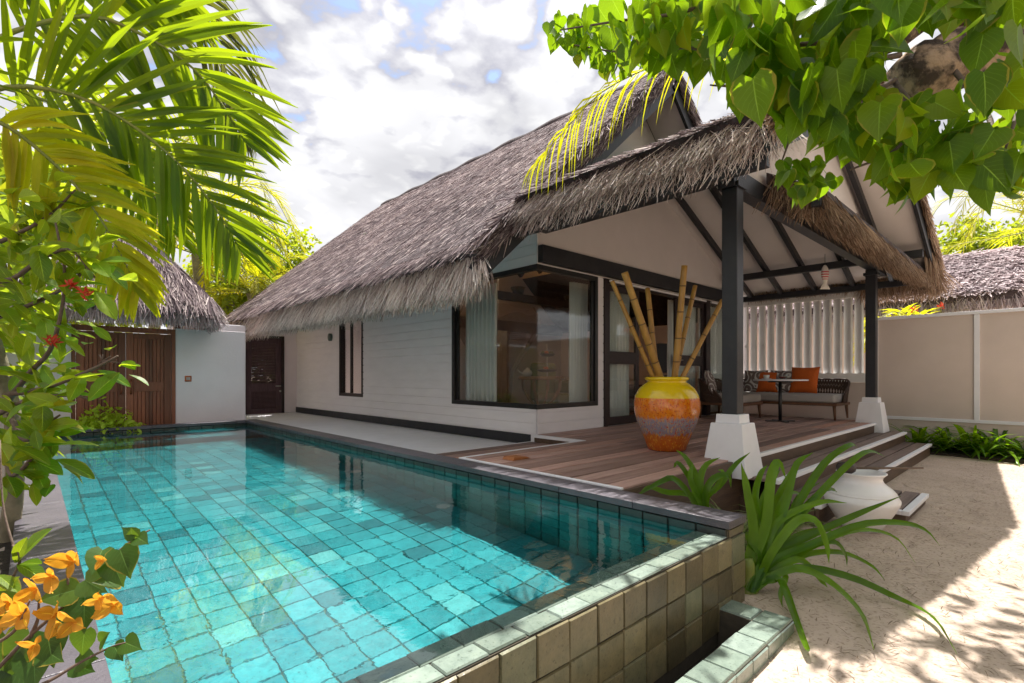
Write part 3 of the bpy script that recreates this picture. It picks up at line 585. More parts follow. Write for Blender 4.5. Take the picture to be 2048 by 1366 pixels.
def fringe(p0, p1, n, O, L, w, thick, drop=.7, bund=.17, depth=.25, wind=.12, segs=4, curve=1.1):
    """strands that leave the thatch edge outwards and droop"""
    p0 = np.array(p0, float); p1 = np.array(p1, float); O = nrm(np.array(O, float)); A = nrm(p1 - p0); LL = np.linalg.norm(p1 - p0)
    s = rng.uniform(0, 1, n); u = rng.uniform(0, 1, n) ** 1.3
    bu = np.abs(np.sin(s * LL / bund * math.pi)) * .035
    base = p0 + (p1 - p0) * s[:, None] - O * (rng.uniform(0, depth, n) * 1)[:, None] + UP * (bu - u * thick + rng.normal(0, .012, n))[:, None]
    a = rng.normal(wind, .34, n)[:, None]; l = (rng.uniform(*L, n) * (1 - .25 * u))[:, None]
    D0 = nrm(O * (1 - drop) - UP * drop + A * a); g = (rng.uniform(.2, 1, n) * curve)[:, None]
    pts = [base]; D = D0
    for k in range(segs - 1):
        pts.append(pts[-1] + D * l / (segs - 1)); D = nrm(D - UP * g * .28 + rng.normal(0, .06, (n, 3)))
    P = np.stack(pts, 1); W = nrm(np.cross(D0, UP + rng.normal(0, .6, (n, 3)))); prof = np.linspace(1, .4, segs)[None]
    return P, W, w * rng.uniform(.6, 1.35, (n, 1)) * prof
sn = nrm(np.array([-1, 0, -.88])); nn = nrm(np.array([-.88, 0, 1])); AY = np.array([0, 1.0, 0]); AX = np.array([1.0, 0, 0])
def slope_pts(n, xl, xm, y0, y1, zf_, hi):
    x = rng.uniform(xl, xm, n); y = rng.uniform(y0, y1, n); return np.stack([x, y, np.array([zf_(a) for a in x]) + hi], -1)
mb = MB()
b = slope_pts(105000, 3.5, 7.55, 4.08, 13.1, zU, .235); b[:, 2] = np.minimum(b[:, 2], zU(7.35) + .2)
mb.ribbons(*strands(b, sn, nn, AY, (.25, .7), .0105, (.0, .06), .26))
b = slope_pts(18000, 3.5, 7.5, 4.08, 5.6, zU, .235); mb.ribbons(*strands(b, sn, nn, AY, (.2, .5), .009, (.0, .05)))
# trimmed verge face
n = 9000; x = rng.uniform(3.5, 7.3, n); b = np.stack([x, 4.1 - rng.uniform(0, .05, n), np.array([zU(a) for a in x]) + rng.uniform(.02, .25, n)], -1)
mb.ribbons(*strands(b, sn, np.array([0, -1.0, 0]), nn, (.12, .34), .013, (.0, .05), .16))
x = rng.uniform(7.4, 9.75, 5000); b = np.stack([x, 4.1 - rng.uniform(0, .05, 5000), np.array([zU(a) for a in x]) + rng.uniform(.02, .25, 5000)], -1)
mb.ribbons(*strands(b, nrm(np.array([1, 0, -.88])), np.array([0, -1.0, 0]), nn, (.12, .34), .013, (.0, .05), .16))
mb.build('thatch', M['thatch'], roof)
mb = MB()
mb.ribbons(*fringe((3.42, 4.17, 1.33), (3.42, 13.1, 1.33), 24000, (-1, 0, 0), (.36, .70), .0105, .10, .60, depth=.12, wind=-.12))
mb.ribbons(*fringe((3.46, 4.2, 1.25), (3.46, 13.1, 1.25), 10000, (-1, 0, 0), (.30, .58), .0105, .14, .70, depth=.2, wind=-.12))
mb.build('eave_fringe', M['fringe'], roof)
mb = MB().beam((3.40, 4.7, 1.362), (3.40, 13.08, 1.362), .03, .03); mb.build('binding_cord', M['black'], roof)
# ridge roll
mb = MB(); ys = np.linspace(4.08, 13.12, 40); mb.tube(np.stack([np.full(40, 7.35), ys, zU(7.35) + .13 + .02 * np.sin(ys * 5)], -1), .13, 10); mb.build('ridge_roll', M['thatchbase'], roof, smooth=True)
def slope_beam(mb, zf_, xa, xb, y, w, h, off):
    mb.beam((xa, y, zf_(xa) + off), (xb, y, zf_(xb) + off), w, h, up=(0, 0, 1))
for xa, xb in ((3.34, 7.35), (7.35, 9.74)):
    slope_beam_mb = MB(); slope_beam(slope_beam_mb, zU, xa, xb, 4.125, .05, .20, -.105 + .02); slope_beam_mb.build('barge_board', M['dark'], villa, bevel=.004)
mb = MB()
for s in (-1, 1):
    e = 7.35 + (-3.98 if s < 0 else 2.38); mb.prism([(e, zU(e) - .012), (7.35, zU(7.35) - .012), (7.35, zU(7.35) + .012), (e, zU(e) + .012)], 'y', 4.15, 4.79)
mb.prism([(3.37, zU(3.37) - .012), (4.94, zU(4.94) - .012), (4.94, zU(4.94) + .012), (3.37, zU(3.37) + .012)], 'y', 4.93, 13.08)
mb.build('soffit', M['ceiling'], villa)
# --- porch roof
pb = roof_slab(MB(), zP, 3.90, 11.47, 7.685, 1.40, 4.06, .03, .22); pb = roof_slab(pb, zP, 4.5, 11.47, 7.685, 4.0601, 4.799, .03, .22)
proof = pb.build('porch_roof', M['thatchbase'], villa)
mb = MB()
for s in (-1, 1):
    e = 7.685 + s * 3.78; mb.prism([(e, zP(e) - .012), (7.685, zP(7.685) - .012), (7.685, zP(7.685) + .012), (e, zP(e) + .012)], 'y', 1.46, 4.05); e = 7.685 + s * (3.2 if s < 0 else 3.78); mb.prism([(e, zP(e) - .012), (7.685, zP(7.685) - .012), (7.685, zP(7.685) + .012), (e, zP(e) + .012)], 'y', 4.0501, 4.797)
mb.build('porch_ceiling', M['ceiling'], villa)
for y in (2.02, 2.63, 3.28, 3.91, 4.52):
    for xa, xb in ((3.95, 7.66), (11.45, 7.71)):
        if y > 4 and xa < 5: continue
        mb = MB(); slope_beam(mb, zP, xa, xb, y, .065, .11, -.07); mb.build('rafter', M['dark'], villa)
for xa, xb in ((3.84, 7.685), (7.685, 11.53)):
    mb = MB(); slope_beam(mb, zP, xa, xb, 1.425, .05, .17, -.03); mb.build('barge_board', M['dark'], villa, bevel=.004)
mb = MB().box(4.90, 5.04, 2.23, 4.69, 1.90, 2.05); mb.build('beam', M['dark'], villa, bevel=.004)
mb = MB().box(3.93, 4.0, 1.452, 4.09, 1.54, 1.735); mb.build('beam', M['dark'], villa, bevel=.004)
mb = MB().box(4.84, 11.3, 2.08, 2.22, 1.80, 1.985); mb.build('beam', M['dark'], villa, bevel=.004)
mb = MB().box(10.45, 10.56, 1.46, 4.69, 1.915, 2.035); mb.build('beam', M['dark'], villa, bevel=.004)
mb = MB().box(11.33, 11.46, 1.46, 4.69, 1.60, 1.715); mb.build('beam', M['dark'], villa, bevel=.004)
mb = MB().box(7.62, 7.75, 1.46, 4.69, 3.24, 3.38); mb.build('ridge_beam', M['dark'], villa)
xs = [4.4, 7.685, 10.97]; MB().prism([(4.4, 1.987), (4.4, zP(4.4) - .12)] + [(x, zP(x) - .013) for x in (4.5, 7.685, 10.87)] + [(10.97, zP(10.97) - .12), (10.97, 1.987)], 'y', 2.12, 2.19).build('gable_panel', M['ceiling'], villa)
for x in (4.97, 10.46):
    MBp = MB().box(x - .075, x + .075, 2.075, 2.225, -.385, 1.90 if x < 6 else 1.80)
    po = MBp.build('post', M['dark'], villa, bevel=.008)
    mb = MB(); zb = -.96
    for (h0, z0, h1, z1) in ((.215, zb, .15, -.46), (.118, -.4598, .112, -.375)):
        v = [(x + sx_ * h, 2.15 + sy_ * h, z) for h, z in ((h0, z0), (h1, z1)) for sx_, sy_ in ((-1, -1), (1, -1), (1, 1), (-1, 1))]
        mb.add(v, [[3, 2, 1, 0], [4, 5, 6, 7], [0, 1, 5, 4], [1, 2, 6, 5], [2, 3, 7, 6], [3, 0, 4, 7]])
    mb.build('plinth', M['white'], po, bevel=.006)
    MB().box(x - .1, x + .1, 2.05, 2.25, 1.70 if x > 6 else 1.80, 1.745 if x > 6 else 1.845).build('collar', M['dark'], po)
sp = nrm(np.array([-1, 0, -.45])); pn = nrm(np.array([-.45, 0, 1]))
mb = MB(); b = slope_pts(9000, 3.95, 6.5, 1.38, 4.05, zP, .215); mb.ribbons(*strands(b, sp, pn, AY, (.2, .5), .014, (.0, .05)))
mb.build('thatch', M['thatch'], proof)
mb = MB()
mb.ribbons(*fringe((3.95, 1.36, 1.975), (3.95, 4.12, 1.975), 5200, (-1, 0, 0), (.30, .52), .0105, .14, .50, depth=.22, wind=.02, curve=.22, bund=.11))
mb.ribbons(*fringe((3.95, 1.36, 1.90), (3.95, 4.05, 1.90), 1500, (-1, 0, 0), (.30, .56), .0095, .10, .62, depth=.2, wind=0, curve=.3))
mb.build('eave_fringe', M['fringe'], proof)
n = 3000; mb = MB(); x = rng.uniform(7.6, 11.45, n); b = np.stack([x, 1.39 - rng.uniform(0, .05, n), np.array([zP(a) for a in x]) + rng.uniform(.05, .24, n)], -1)
mb.ribbons(*strands(b, nrm(np.array([1, 0, -.45])), np.array([0, -1.0, 0]), pn, (.12, .36), .013, (.0, .05), .2))
x = rng.uniform(3.9, 7.6, n); b = np.stack([x, 1.39 - rng.uniform(0, .04, n), np.array([zP(a) for a in x]) + rng.uniform(.05, .23, n)], -1); mb.ribbons(*strands(b, sp, np.array([0, -1.0, 0]), pn, (.12, .34), .013, (0, .05), .2))
mb.build('verge_thatch', M['brownfringe'], proof)
mb = MB(); mb.ribbons(*fringe((11.47, 1.36, 1.86), (11.47, 2.5, 1.86), 1500, (1, 0, 0), (.35, .62), .014, .16, .72, depth=.15, wind=0)); mb.ribbons(*fringe((11.50, 2.5, 1.86), (11.50, 4.6, 1.86), 1500, (1, 0, 0), (.25, .36), .014, .1, .72, depth=.15, wind=0)); mb.ribbons(*fringe((10.9, 1.37, 2.1), (11.5, 1.37, 1.84), 260, (.5, -.3, 0), (.3, .6), .013, .2, .8))
mb.build('eave_fringe', M['brownfringe'], proof)
# skirt of thatch over the steps
sk = MB().prism([(2.07, 2.0), (2.07, 2.12), (1.52, 1.80), (1.50, 1.72)], 'x', 5.6, 11.45).build('skirt_roof', M['thatchbase'], villa)
mb = MB().box(5.5, 11.4, 1.54, 1.62, 1.63, 1.71); mb.build('pole', M['dark'], sk)
mb = MB(); mb.ribbons(*fringe((5.6, 1.55, 1.80), (11.5, 1.55, 1.80), 6500, (0, -1, 0), (.22, .42), .011, .08, .6, depth=.3, wind=.05)); mb.ribbons(*fringe((5.58, 1.5, 1.80), (5.58, 2.0, 2.05), 350, (-1, -.4, 0), (.2, .45), .011, .1, .8, depth=.05))
mb.build('eave_fringe', M['brownfringe'], sk)

# --- corner window, small window, doors
win = MB().box(4.955, 5.06, 6.62, 6.69, -.46, 1.50).box(4.955, 5.06, 4.93, 6.618, -.46, -.395).box(4.955, 5.06, 4.93, 6.618, 1.435, 1.50)
win.box(4.955, 5.06, 4.775, 4.928, -.461, -.3955).box(4.955, 5.06, 4.775, 4.928, 1.4355, 1.501).box(5.062, 6.228, 4.775, 4.87, -.46, -.395).box(5.062, 6.228, 4.775, 4.87, 1.435, 1.50).box(6.23, 6.30, 4.775, 4.87, -.46, 1.50)
win.box(4.99, 5.03, 6.56, 6.618, -.394, 1.434).box(6.17, 6.228, 4.80, 4.84, -.394, 1.434)
win = win.build('corner_window', M['blackframe'], villa, bevel=.003)
MB().box(5.005, 5.013, 4.828, 6.56, -.394, 1.434).build('pane', M['glass'], win); MB().box(5.014, 6.17, 4.815, 4.823, -.394, 1.434).build('pane', M['glass'], win)
sw = MB().box(4.955, 5.08, 9.74, 9.80, -.45, 1.22).box(4.955, 5.08, 10.78, 10.84, -.45, 1.22).box(4.955, 5.08, 9.802, 10.778, -.45, -.385).box(4.955, 5.08, 9.802, 10.778, 1.16, 1.22).box(4.985, 5.03, 10.30, 10.36, -.384, 1.159).build('small_window', M['frame'], villa, bevel=.003)
MB().box(5.01, 5.018, 9.802, 10.299, -.384, 1.159).box(5.01, 5.018, 10.361, 10.778, -.384, 1.159).build('pane', M['glass'], sw)
fd = MB().box(6.452, 6.53, 4.76, 4.88, -.795, 1.50).box(9.80, 9.978, 4.76, 4.88, -.795, 1.50).box(6.532, 9.798, 4.76, 4.88, 1.43, 1.50).box(9.98, 11.2, 4.77, 4.87, 1.43, 1.50).build('door_frame', M['frame'], villa, bevel=.003)
MB().box(6.56, 9.76, 4.735, 4.758, 1.455, 1.485).box(9.99, 11.1, 4.735, 4.765, 1.455, 1.485).build('blind_rail', M['white'], fd)
for x0, x1 in ((6.535, 7.46), (8.66, 9.795)):
    d_ = MB().box(x0, x0 + .1, 4.80, 4.845, -.79, 1.425).box(x1 - .1, x1, 4.80, 4.845, -.79, 1.425)
    for za, zb in ((-.79, -.66), (.18, .38), (1.33, 1.425)): d_.box(x0 + .102, x1 - .102, 4.80, 4.845, za, zb)
    d_ = d_.build('sliding_door', M['frame'], villa, bevel=.003)
    MB().box(x0 + .1, x1 - .1, 4.815, 4.823, -.655, .178).box(x0 + .1, x1 - .1, 4.815, 4.823, .382, 1.328).build('pane', M['glass'], d_)
    if x0 > 8: MB().tube([(8.71, 4.80, .28), (8.71, 4.75, .28), (8.84, 4.75, .28)], .011, 8).build('handle', M['steel'], d_, smooth=True)
MB().box(9.99, 11.2, 4.815, 4.823, -.80, 1.43).build('pane', M['glass'], fd)
# --- inside of the room
MB().box(5.11, 11.27, 4.93, 9.9, -.83, -.80).build('room_floor', M['teak'], villa)
MB().box(5.11, 11.27, 9.9, 10.0, -.8, 3.0).build('partition', M['wallin'], villa)
mb = MB(); 
for s in (-1, 1):
    e = 7.35 + s * 2.3; mb.prism([(e, zU(e) - .04), (7.35, zU(7.35) - .04), (7.35, zU(7.35) - .01), (e, zU(e) - .01)], 'y', 4.93, 9.9)
mb.build('room_ceiling', M['woodin'], villa)
for y in (5.5, 6.2, 6.9, 7.6, 8.3, 9.0, 9.7):
    for xa, xb in ((5.12, 7.33), (9.5, 7.37)):
        mb = MB(); slope_beam(mb, zU, xa, xb, y, .09, .14, -.12); mb.build('rafter', M['frame'], villa)
MB().box(5.15, 11.2, 9.78, 9.88, 1.15, 1.42).box(5.12, 11.2, 7.2, 7.32, 1.45, 1.6).build('tie_beam', M['frame'], villa)
mb = MB()
for i in range(6): mb.box(9.2, 9.8, 9.86, 9.895, .95 + i * .05, .975 + i * .05)
mb.build('air_vent', M['frame'], villa)
mb = MB().prism([(11.25 + .06 * math.cos(a), .86 + .085 * math.sin(a)) for a in np.linspace(0, 6.28, 18)[:-1]], 'x', 4.90, 4.968); mb.build('wall_light', solid('grey_green_metal', (.10, .14, .12), None, .4), villa, bevel=.006)
for px_, py_ in ((7.0, 7.26), (8.6, 7.26)):
    lt = thing('ceiling_uplight', 'warm uplight on the roof beam inside the room, ' + ('nearer the corner window' if px_ < 8 else 'nearer the sliding doors'), 'lamp', (px_, py_, 1.602), 'uplights on the beam inside the room')
    MB().lathe([(0, 0), (.10, 0), (.15, .13), (.14, .13), (.09, .012), (0, .012)], (px_, py_, 1.602), 24).build('shade', M['frame'], lt, smooth=True); MB().lathe([(0, .014), (.03, .02), (.032, .035), (0, .045)], (px_, py_, 1.602), 14).build('bulb', M['lamp'], lt, smooth=True)
    pl = bpy.data.lights.new('uplight_glow', 'POINT'); pl.energy = 36; pl.color = (1, .74, .45); pl.shadow_soft_size = .03; lo_ = bpy.data.objects.new('uplight_glow', pl); COL.objects.link(lo_); lo_.location = (px_, py_, 1.665 + H)
# ------------------------------------------------------------------ garden walls, screen, gate, other roofs
wall = thing('garden_wall', 'beige plastered garden wall to the right of the porch', 'wall', (11.6, 1, -H))
MB().box(11.5, 11.68, -6, 2.42, -1.3, 1.02).box(11.5, 11.68, 2.42, 9.9, -1.3, -.14).build('panel', M['plaster_beige'], wall)
mb = MB().box(11.465, 11.72, -6, 2.40, 1.02, 1.075).box(11.47, 11.499, 2.26, 2.42, -1.3, 1.02).box(11.475, 11.4985, .86, .93, -.745, 1.02).box(11.475, 11.4985, -6, 2.258, -.80, -.745)
mb.build('coping', M['white'], wall, bevel=.004)
MB().box(11.02, 11.5, 2.42, 4.79, -1.3, -.84).build('ledge', M['plaster_beige'], wall)
MB().box(11.478, 11.4995, 3.3, 3.5, -.62, -.56).build('vent', M['steel'], wall)
scr = thing('slatted_screen', 'tall white screen of upright slats behind the sofa', 'screen', (11.5, 3.6, -.14))
MB().box(11.47, 11.60, 2.43, 4.79, -.138, .04).build('rail', M['screen'], scr, bevel=.004); MB().box(11.47, 11.60, 2.43, 4.79, 1.50, 1.62).build('rail', M['screen'], scr, bevel=.004)
MB().box(11.47, 11.60, 2.40, 2.428, -.138, 1.62).build('post', M['screen'], scr, bevel=.004)
y = 2.52; k = 0
while y < 4.75:
    ms = MB(); ms.prism([(11.49, y), (11.52, y - .03), (11.60, y + .105), (11.57, y + .135)], 'z', .041, 1.499); ms.build('slat', M['screen'], scr, bevel=.002, seg=1)
    MB().box(11.475, 11.50, y - .012, y + .03, .60, .66).build('clip', M['screen'], scr); y += .178
bw = thing('boundary_wall', 'white boundary wall across the sand behind the viewer', 'wall', (4, -6, -H))
MB().box(-3.2, 11.5, -6.2, -6, -1.3, .95).box(-3.2, -3.0, -6, 10.3, -1.3, .85).build('panel', M['plaster'], bw)
fence = thing('gate_wall', 'white plastered wall beside the wooden gate at the pool end', 'wall', (1.2, 10.4, -H))
MB().box(1.80, 2.896, 10.30, 10.46, -1.3, .80).box(-3.2, .45, 10.30, 10.46, -1.3, .80).build('panel', M['plaster'], fence, bevel=.006)
MB().box(2.45, 3.16, 11.2, 11.5, -1.3, 1.0).build('pier', M['white'], fence, bevel=.01)
plate = thing('switch_plate', 'small brass switch plate on the white wall right of the gate', 'switch', (1.985, 10.29, -.11))
MB().box(1.935, 2.035, 10.285, 10.299, -.11, -.01).build('plate', M['copper'], plate, bevel=.003); MB().box(1.955, 2.015, 10.279, 10.284, -.085, -.035).build('button', M['cushion'], plate)
gate = thing('wooden_gate', 'brown double gate of upright boards under the thatched hut', 'gate', (1.12, 10.36, -1.28))
MB().box(.452, .50, 10.28, 10.42, -1.28, .78).box(1.745, 1.798, 10.28, 10.42, -1.28, .78).box(.502, 1.743, 10.28, 10.42, .70, .78).build('frame', M['gate'], gate, bevel=.004)
for x0, x1, hx in ((.505, 1.1205, 1.06), (1.1255, 1.740, 1.19)):
    mb = MB(); n = 8; wd = (x1 - x0 - .2) / n
    for i in range(n): mb.box(x0 + .1 + i * wd + .002, x0 + .1 + (i + 1) * wd - .002, 10.335, 10.36, -1.2, .66)
    mb.box(x0, x0 + .098, 10.325, 10.37, -1.25, .69).box(x1 - .098, x1, 10.325, 10.37, -1.25, .69).box(x0 + .1, x1 - .1, 10.326, 10.369, -.27, -.11).box(x0 + .1, x1 - .1, 10.326, 10.369, -1.25, -1.12).box(x0 + .1, x1 - .1, 10.326, 10.369, .60, .69)
    mb.box(x0 + .05, x1 - .05, 10.362, 10.368, -1.2, .66)
    lf = mb.build('leaf', M['gate'], gate, bevel=.003, seg=1)
    MB().tube([(hx, 10.325, -.08), (hx, 10.27, -.10), (hx, 10.26, -.19), (hx, 10.27, -.28), (hx, 10.325, -.30)], .014, 8).build('handle', M['gate'], lf, smooth=True)
hut = thing('gate_hut', 'small thatched hut roof on posts over the wooden gate', 'hut', (1.15, 10.5, -H))
ex0, ex1, ey0, ey1, ez, apz = -.05, 2.22, 9.62, 11.7, 1.24, 2.62
def hip(ex0, ex1, ey0, ey1, ez, apz, rx0, rx1, ry):
    v = [(ex0, ey0, ez), (ex1, ey0, ez), (ex1, ey1, ez), (ex0, ey1, ez), (rx0, ry, apz), (rx1, ry, apz)]
    v2 = [(x, y, z - .16) for x, y, z in v[:4]]
    return MB().add(v + v2, [[0, 1, 5, 4], [1, 2, 5], [2, 3, 4, 5], [3, 0, 4], [6, 7, 1, 0], [7, 8, 2, 1], [8, 9, 3, 2], [9, 6, 0, 3], [9, 8, 7, 6]])
hr = hip(ex0, ex1, ey0, ey1, ez, apz, .95, 1.2, 10.6).build('roof', M['thatchbase'], hut)
mb = MB(); n = 7000
x = rng.uniform(ex0, ex1, n); t = rng.uniform(0, .96, n); xx = x * (1 - t) + (1.07) * t; b = np.stack([xx, ey0 + (10.6 - ey0) * t, ez + (apz - ez) * t + .01], -1)
mb.ribbons(*strands(b, nrm(np.array([0, -.98, -1.38])), nrm(np.array([0, -1.38, .98])), AX, (.2, .5), .02, (.0, .05)))
y = rng.uniform(ey0, ey1, 5000); t = rng.uniform(0, .96, 5000); b = np.stack([ex1 + (1.2 - ex1) * t, y * (1 - t) + 10.6 * t, ez + (apz - ez) * t + .01], -1)
mb.ribbons(*strands(b, nrm(np.array([1.0, 0, -1.35])), nrm(np.array([1.35, 0, 1])), AY, (.2, .5), .02, (.0, .05)))
mb.build('thatch', M['thatch'], hr)
mb = MB(); mb.ribbons(*fringe((ex0, ey0, ez + .02), (ex1, ey0, ez + .02), 3600, (0, -1, 0), (.34, .58), .02, .14, .72, depth=.12, wind=0)); mb.ribbons(*fringe((ex1, ey0, ez + .02), (ex1, ey1, ez + .02), 2600, (1, 0, 0), (.34, .58), .02, .14, .72, depth=.12, wind=0))
mb.build('eave_fringe', M['newfringe'], hr)
MB().box(1.82, 1.94, 10.47, 10.60, -1.29, 1.25).box(.3, .42, 10.47, 10.60, -1.29, 1.25).box(.3, 1.94, 10.48, 10.59, 1.0, 1.12).build('post', M['gate'], hut)
nb = thing('neighbouring_villa', 'neighbouring villa with sunlit thatched roof beyond the right wall', 'villa', (15, 2, -H))
MB().box(14.2, 18, .7, 7, -1.3, 1.7).build('wall', M['plaster_beige'], nb)
zN = lambda x: 1.60 + .56 * (x - 13.55)
nr = MB().prism([(13.5, 1.45), (13.5, 1.60), (15.6, 2.76), (17.6, 1.6), (17.6, 1.45), (15.6, 2.55)], 'y', .42, 7.4).build('roof', M['thatchbase'], nb)
mb = MB(); n = 22000; x = rng.uniform(13.6, 15.7, n); b = np.stack([x, rng.uniform(.45, 6, n), 1.6 + .552 * (x - 13.5) + .0], -1)
mb.ribbons(*strands(b, nrm(np.array([-1, 0, -.55])), nrm(np.array([-.55, 0, 1])), AY, (.15, .4), .03, (.02, .12), .6)); mb.build('thatch', M['newfringe'], nr)
mb = MB(); mb.ribbons(*fringe((13.52, .42, 1.60), (13.52, 6.5, 1.60), 3600, (-1, 0, 0), (.25, .45), .022, .15, .75, depth=.1, wind=0)); mb.build('eave_fringe', M['newfringe'], nr)

# ------------------------------------------------------------------ things on the deck
jar = thing('glazed_jar', 'big round jar glazed yellow, orange and blue grey, holding bamboo poles', 'jar', (4.99, 2.87, -.797))
JC = (4.99, 2.87, -.797)
prof = [(.0, 0), (.195, 0), (.205, .012), (.215, .05), (.262, .17), (.318, .31), (.342, .42), (.345, .50), (.330, .58), (.290, .655), (.235, .705), (.205, .72), (.203, .738), (.222, .745), (.232, .757), (.230, .772), (.216, .780), (.196, .776), (.190, .74), (.19, .70), (.24, .62), (.30, .5), (.28, .3), (.18, .06), (0, .05)]
o = MB().lathe(prof, JC, 56).build('body', M['glaze'], jar, smooth=True)
poles = [((1224, 562), 1306, .026, 5.30, 'thinnest, leaning furthest left'), ((1249, 545), 1322, .040, 5.22, 'thick and leaning left, second from left'), ((1295, 577), 1314, .032, 5.72, 'shorter and nearly upright, behind the middle'), ((1369, 531), 1349, .036, 5.30, 'tallest and nearly upright, right of the middle'), ((1390, 572), 1348, .029, 5.75, 'leaning slightly right behind the tall upright one'), ((1445, 600), 1366, .028, 5.45, 'leaning furthest right towards the dark post')]
for (tp, bu, r, d, txt) in poles:
    top = at(tp[0], tp[1], d); mouth = at(bu, 752, 5.47); mouth[2] = JC[2] + .75
    c = np.array(JC[:2]); dd = mouth[:2] - c; rr = np.linalg.norm(dd)
    if rr > .15: mouth[:2] = c + dd * .15 / rr
    dirv = nrm(mouth - top); bot = mouth + dirv * .5
    n_ = 26; ts = np.linspace(0, 1, n_); pts = bot + (top - bot) * ts[:, None]; L = np.linalg.norm(top - bot)
    b_ = thing('bamboo_pole', 'golden bamboo pole in the glazed jar, ' + txt, 'bamboo pole', tuple(bot), 'bamboo poles standing in the jar')
    MB().tube(pts, r * (1.0 - .12 * ts), 12).build('culm', M['bamboo'], b_, smooth=True)
    mb = MB(); s = .16 + random.uniform(0, .1)
    while s < L - .05:
        p = bot + (top - bot) * (s / L); tt = nrm(top - bot); mb.tube([p - tt * .007, p - tt * .002, p + tt * .003, p + tt * .007], np.array([1.0, 1.10, 1.10, 1.0]) * r * (1 - .12 * s / L) * 1.005, 12); s += random.uniform(.20, .30)
    mb.build('nodes', M['node'], b_, smooth=True)

def cushion_mesh(w, h, t, n=14):
    u = np.linspace(-1, 1, n); U, V = np.meshgrid(u, u, indexing='ij')
    th = t / 2 * np.clip((1 - np.abs(U) ** 2.6), 0, 1) ** .55 * np.clip((1 - np.abs(V) ** 2.6), 0, 1) ** .55
    pin = 1 - .05 * (1 - np.abs(U * V)); X_ = U * w / 2 * (1 - .06 * (1 - V ** 2)); Y_ = V * h / 2 * (1 - .06 * (1 - U ** 2))
    mb = MB(); mb.grid(np.stack([X_, Y_, th], -1)); mb.grid(np.stack([X_, Y_, -th], -1)[::-1]); return mb
def place(mb, R, t):
    mb.v = [v @ np.array(R).T + np.array(t) for v in mb.v]; return mb
def rotz(a): c, s = math.cos(a), math.sin(a); return np.array([[c, -s, 0], [s, c, 0], [0, 0, 1]])
# sofa, back against the screen
def seat(name, label, cat, cx, cy, ang, wid, dep):
    """rope-backed seat; local x = width, local +y = back"""
    t = thing(name, label, cat, (cx, cy, -.797)); R = rotz(ang); T0 = np.array([cx, cy, -.797]); hw, hd = wid / 2, dep / 2
    mb = MB(); mb.box(-hw, hw, -hd, -hd + .05, .25, .30).box(-hw, hw, hd - .05, hd, .25, .30).box(-hw, -hw + .05, -hd + .051, hd - .051, .25, .30).box(hw - .05, hw, -hd + .051, hd - .051, .25, .30)
    place(mb, R, T0).build('frame', M['teak'], t, bevel=.006)
    for sx_ in (-1, 1):
        for sy_ in (-1, 1):
            x = sx_ * (hw - .05); y = sy_ * (hd - .05); mb = MB().tube([(x + sx_ * .015, y + sy_ * .015, 0), (x, y, .25)], [.017, .030], 8); place(mb, R, T0).build('leg', M['teak'], t, smooth=True)
    mb = MB().box(-hw + .03, hw - .03, -hd + .01, hd - .10, .302, .455); place(mb, R, T0).build('seat_cushion', M['cushion'], t, bevel=.045, seg=4)
    # wrapping back: U-shaped band of rope
    pts = []; r = .22
    path = [(-hw + .005, -.05)] + [(-hw + .005 + r * (1 - math.cos(a)), hd - r + r * math.sin(a)) for a in np.linspace(0, math.pi / 2, 8)] + [(hw - .005 - r * (1 - math.sin(a)), hd - r + r * math.cos(a)) for a in np.linspace(0, math.pi / 2, 8)] + [(hw - .005, -.05)]
    path = np.array(path); s = np.r_[0, np.cumsum(np.linalg.norm(np.diff(path, axis=0), axis=1))]; q = np.linspace(0, s[-1], 60); px = np.interp(q, s, path[:, 0]); py = np.interp(q, s, path[:, 1])
    ztop = .30 + .42 * np.clip(np.minimum(q, s[-1] - q) / .45, 0, 1) ** .6
    off = .05 * (ztop - .3) / .42
    nx = np.gradient(py); ny = -np.gradient(px); l = np.hypot(nx, ny); nx, ny = -nx / l, -ny / l
    mb = MB(); top = np.stack([px + nx * off, py + ny * off, ztop], -1); mb.tube(top, .017, 8)
    place(mb, R, T0).build('back_rail', M['wicker'], t, smooth=True)
    mb = MB()
    for lay in range(4):
        for i in range(0, 59):
            j = min(59, max(0, i + (3, -3, 1, -1)[lay])); a = np.array([px[i], py[i], .29]); b_ = top[j]
            mb.tube([a, (a + b_) / 2, b_], .0085, 5, cap=False)
    place(mb, R, T0).build('rope_back', M['wicker'], t, smooth=True)
    return t
seat('rope_sofa', 'long brown rope-backed sofa with pale seat cushion and teak legs', 'sofa', 10.70, 3.62, -math.pi / 2, 2.0, .86)
seat('rope_armchair', 'brown rope-backed armchair with pale cushion behind the dark front post', 'armchair', 9.55, 4.18, 0.0, .86, .86)
def cushion(matn, label, x, y, z, yaw, lean, w=.46, t=.15, g='scatter cushions on the porch seats'):
    mb = cushion_mesh(w, w, t)
    a, b = yaw, lean
    # stand upright (local y -> up) facing -x after yaw, leaning back
    up_ = np.array([math.sin(b) * math.cos(a), math.sin(b) * math.sin(a), math.cos(b)]); nrm_ = np.array([-math.cos(b) * math.cos(a), -math.cos(b) * math.sin(a), math.sin(b)]); rt = np.cross(up_, nrm_)
    R = np.stack([rt, up_, nrm_], 1); place(mb, R, (x, y, z + w / 2 * math.cos(b)))
    o = mb.build('scatter_cushion', M[matn], None, smooth=True); return tag(o, label, 'cushion', g)
zc = -.797 + .455
cushion('swirl', 'swirl print cushion at the left end of the sofa', 10.86, 4.22, zc, .12, .22)
cushion('orange', 'orange cushion between the two swirl print cushions on the sofa', 10.82, 3.97, zc, -.1, .25, .43)
cushion('swirl', 'swirl print cushion in the middle of the sofa behind the table stem', 10.84, 3.70, zc, .05, .24)
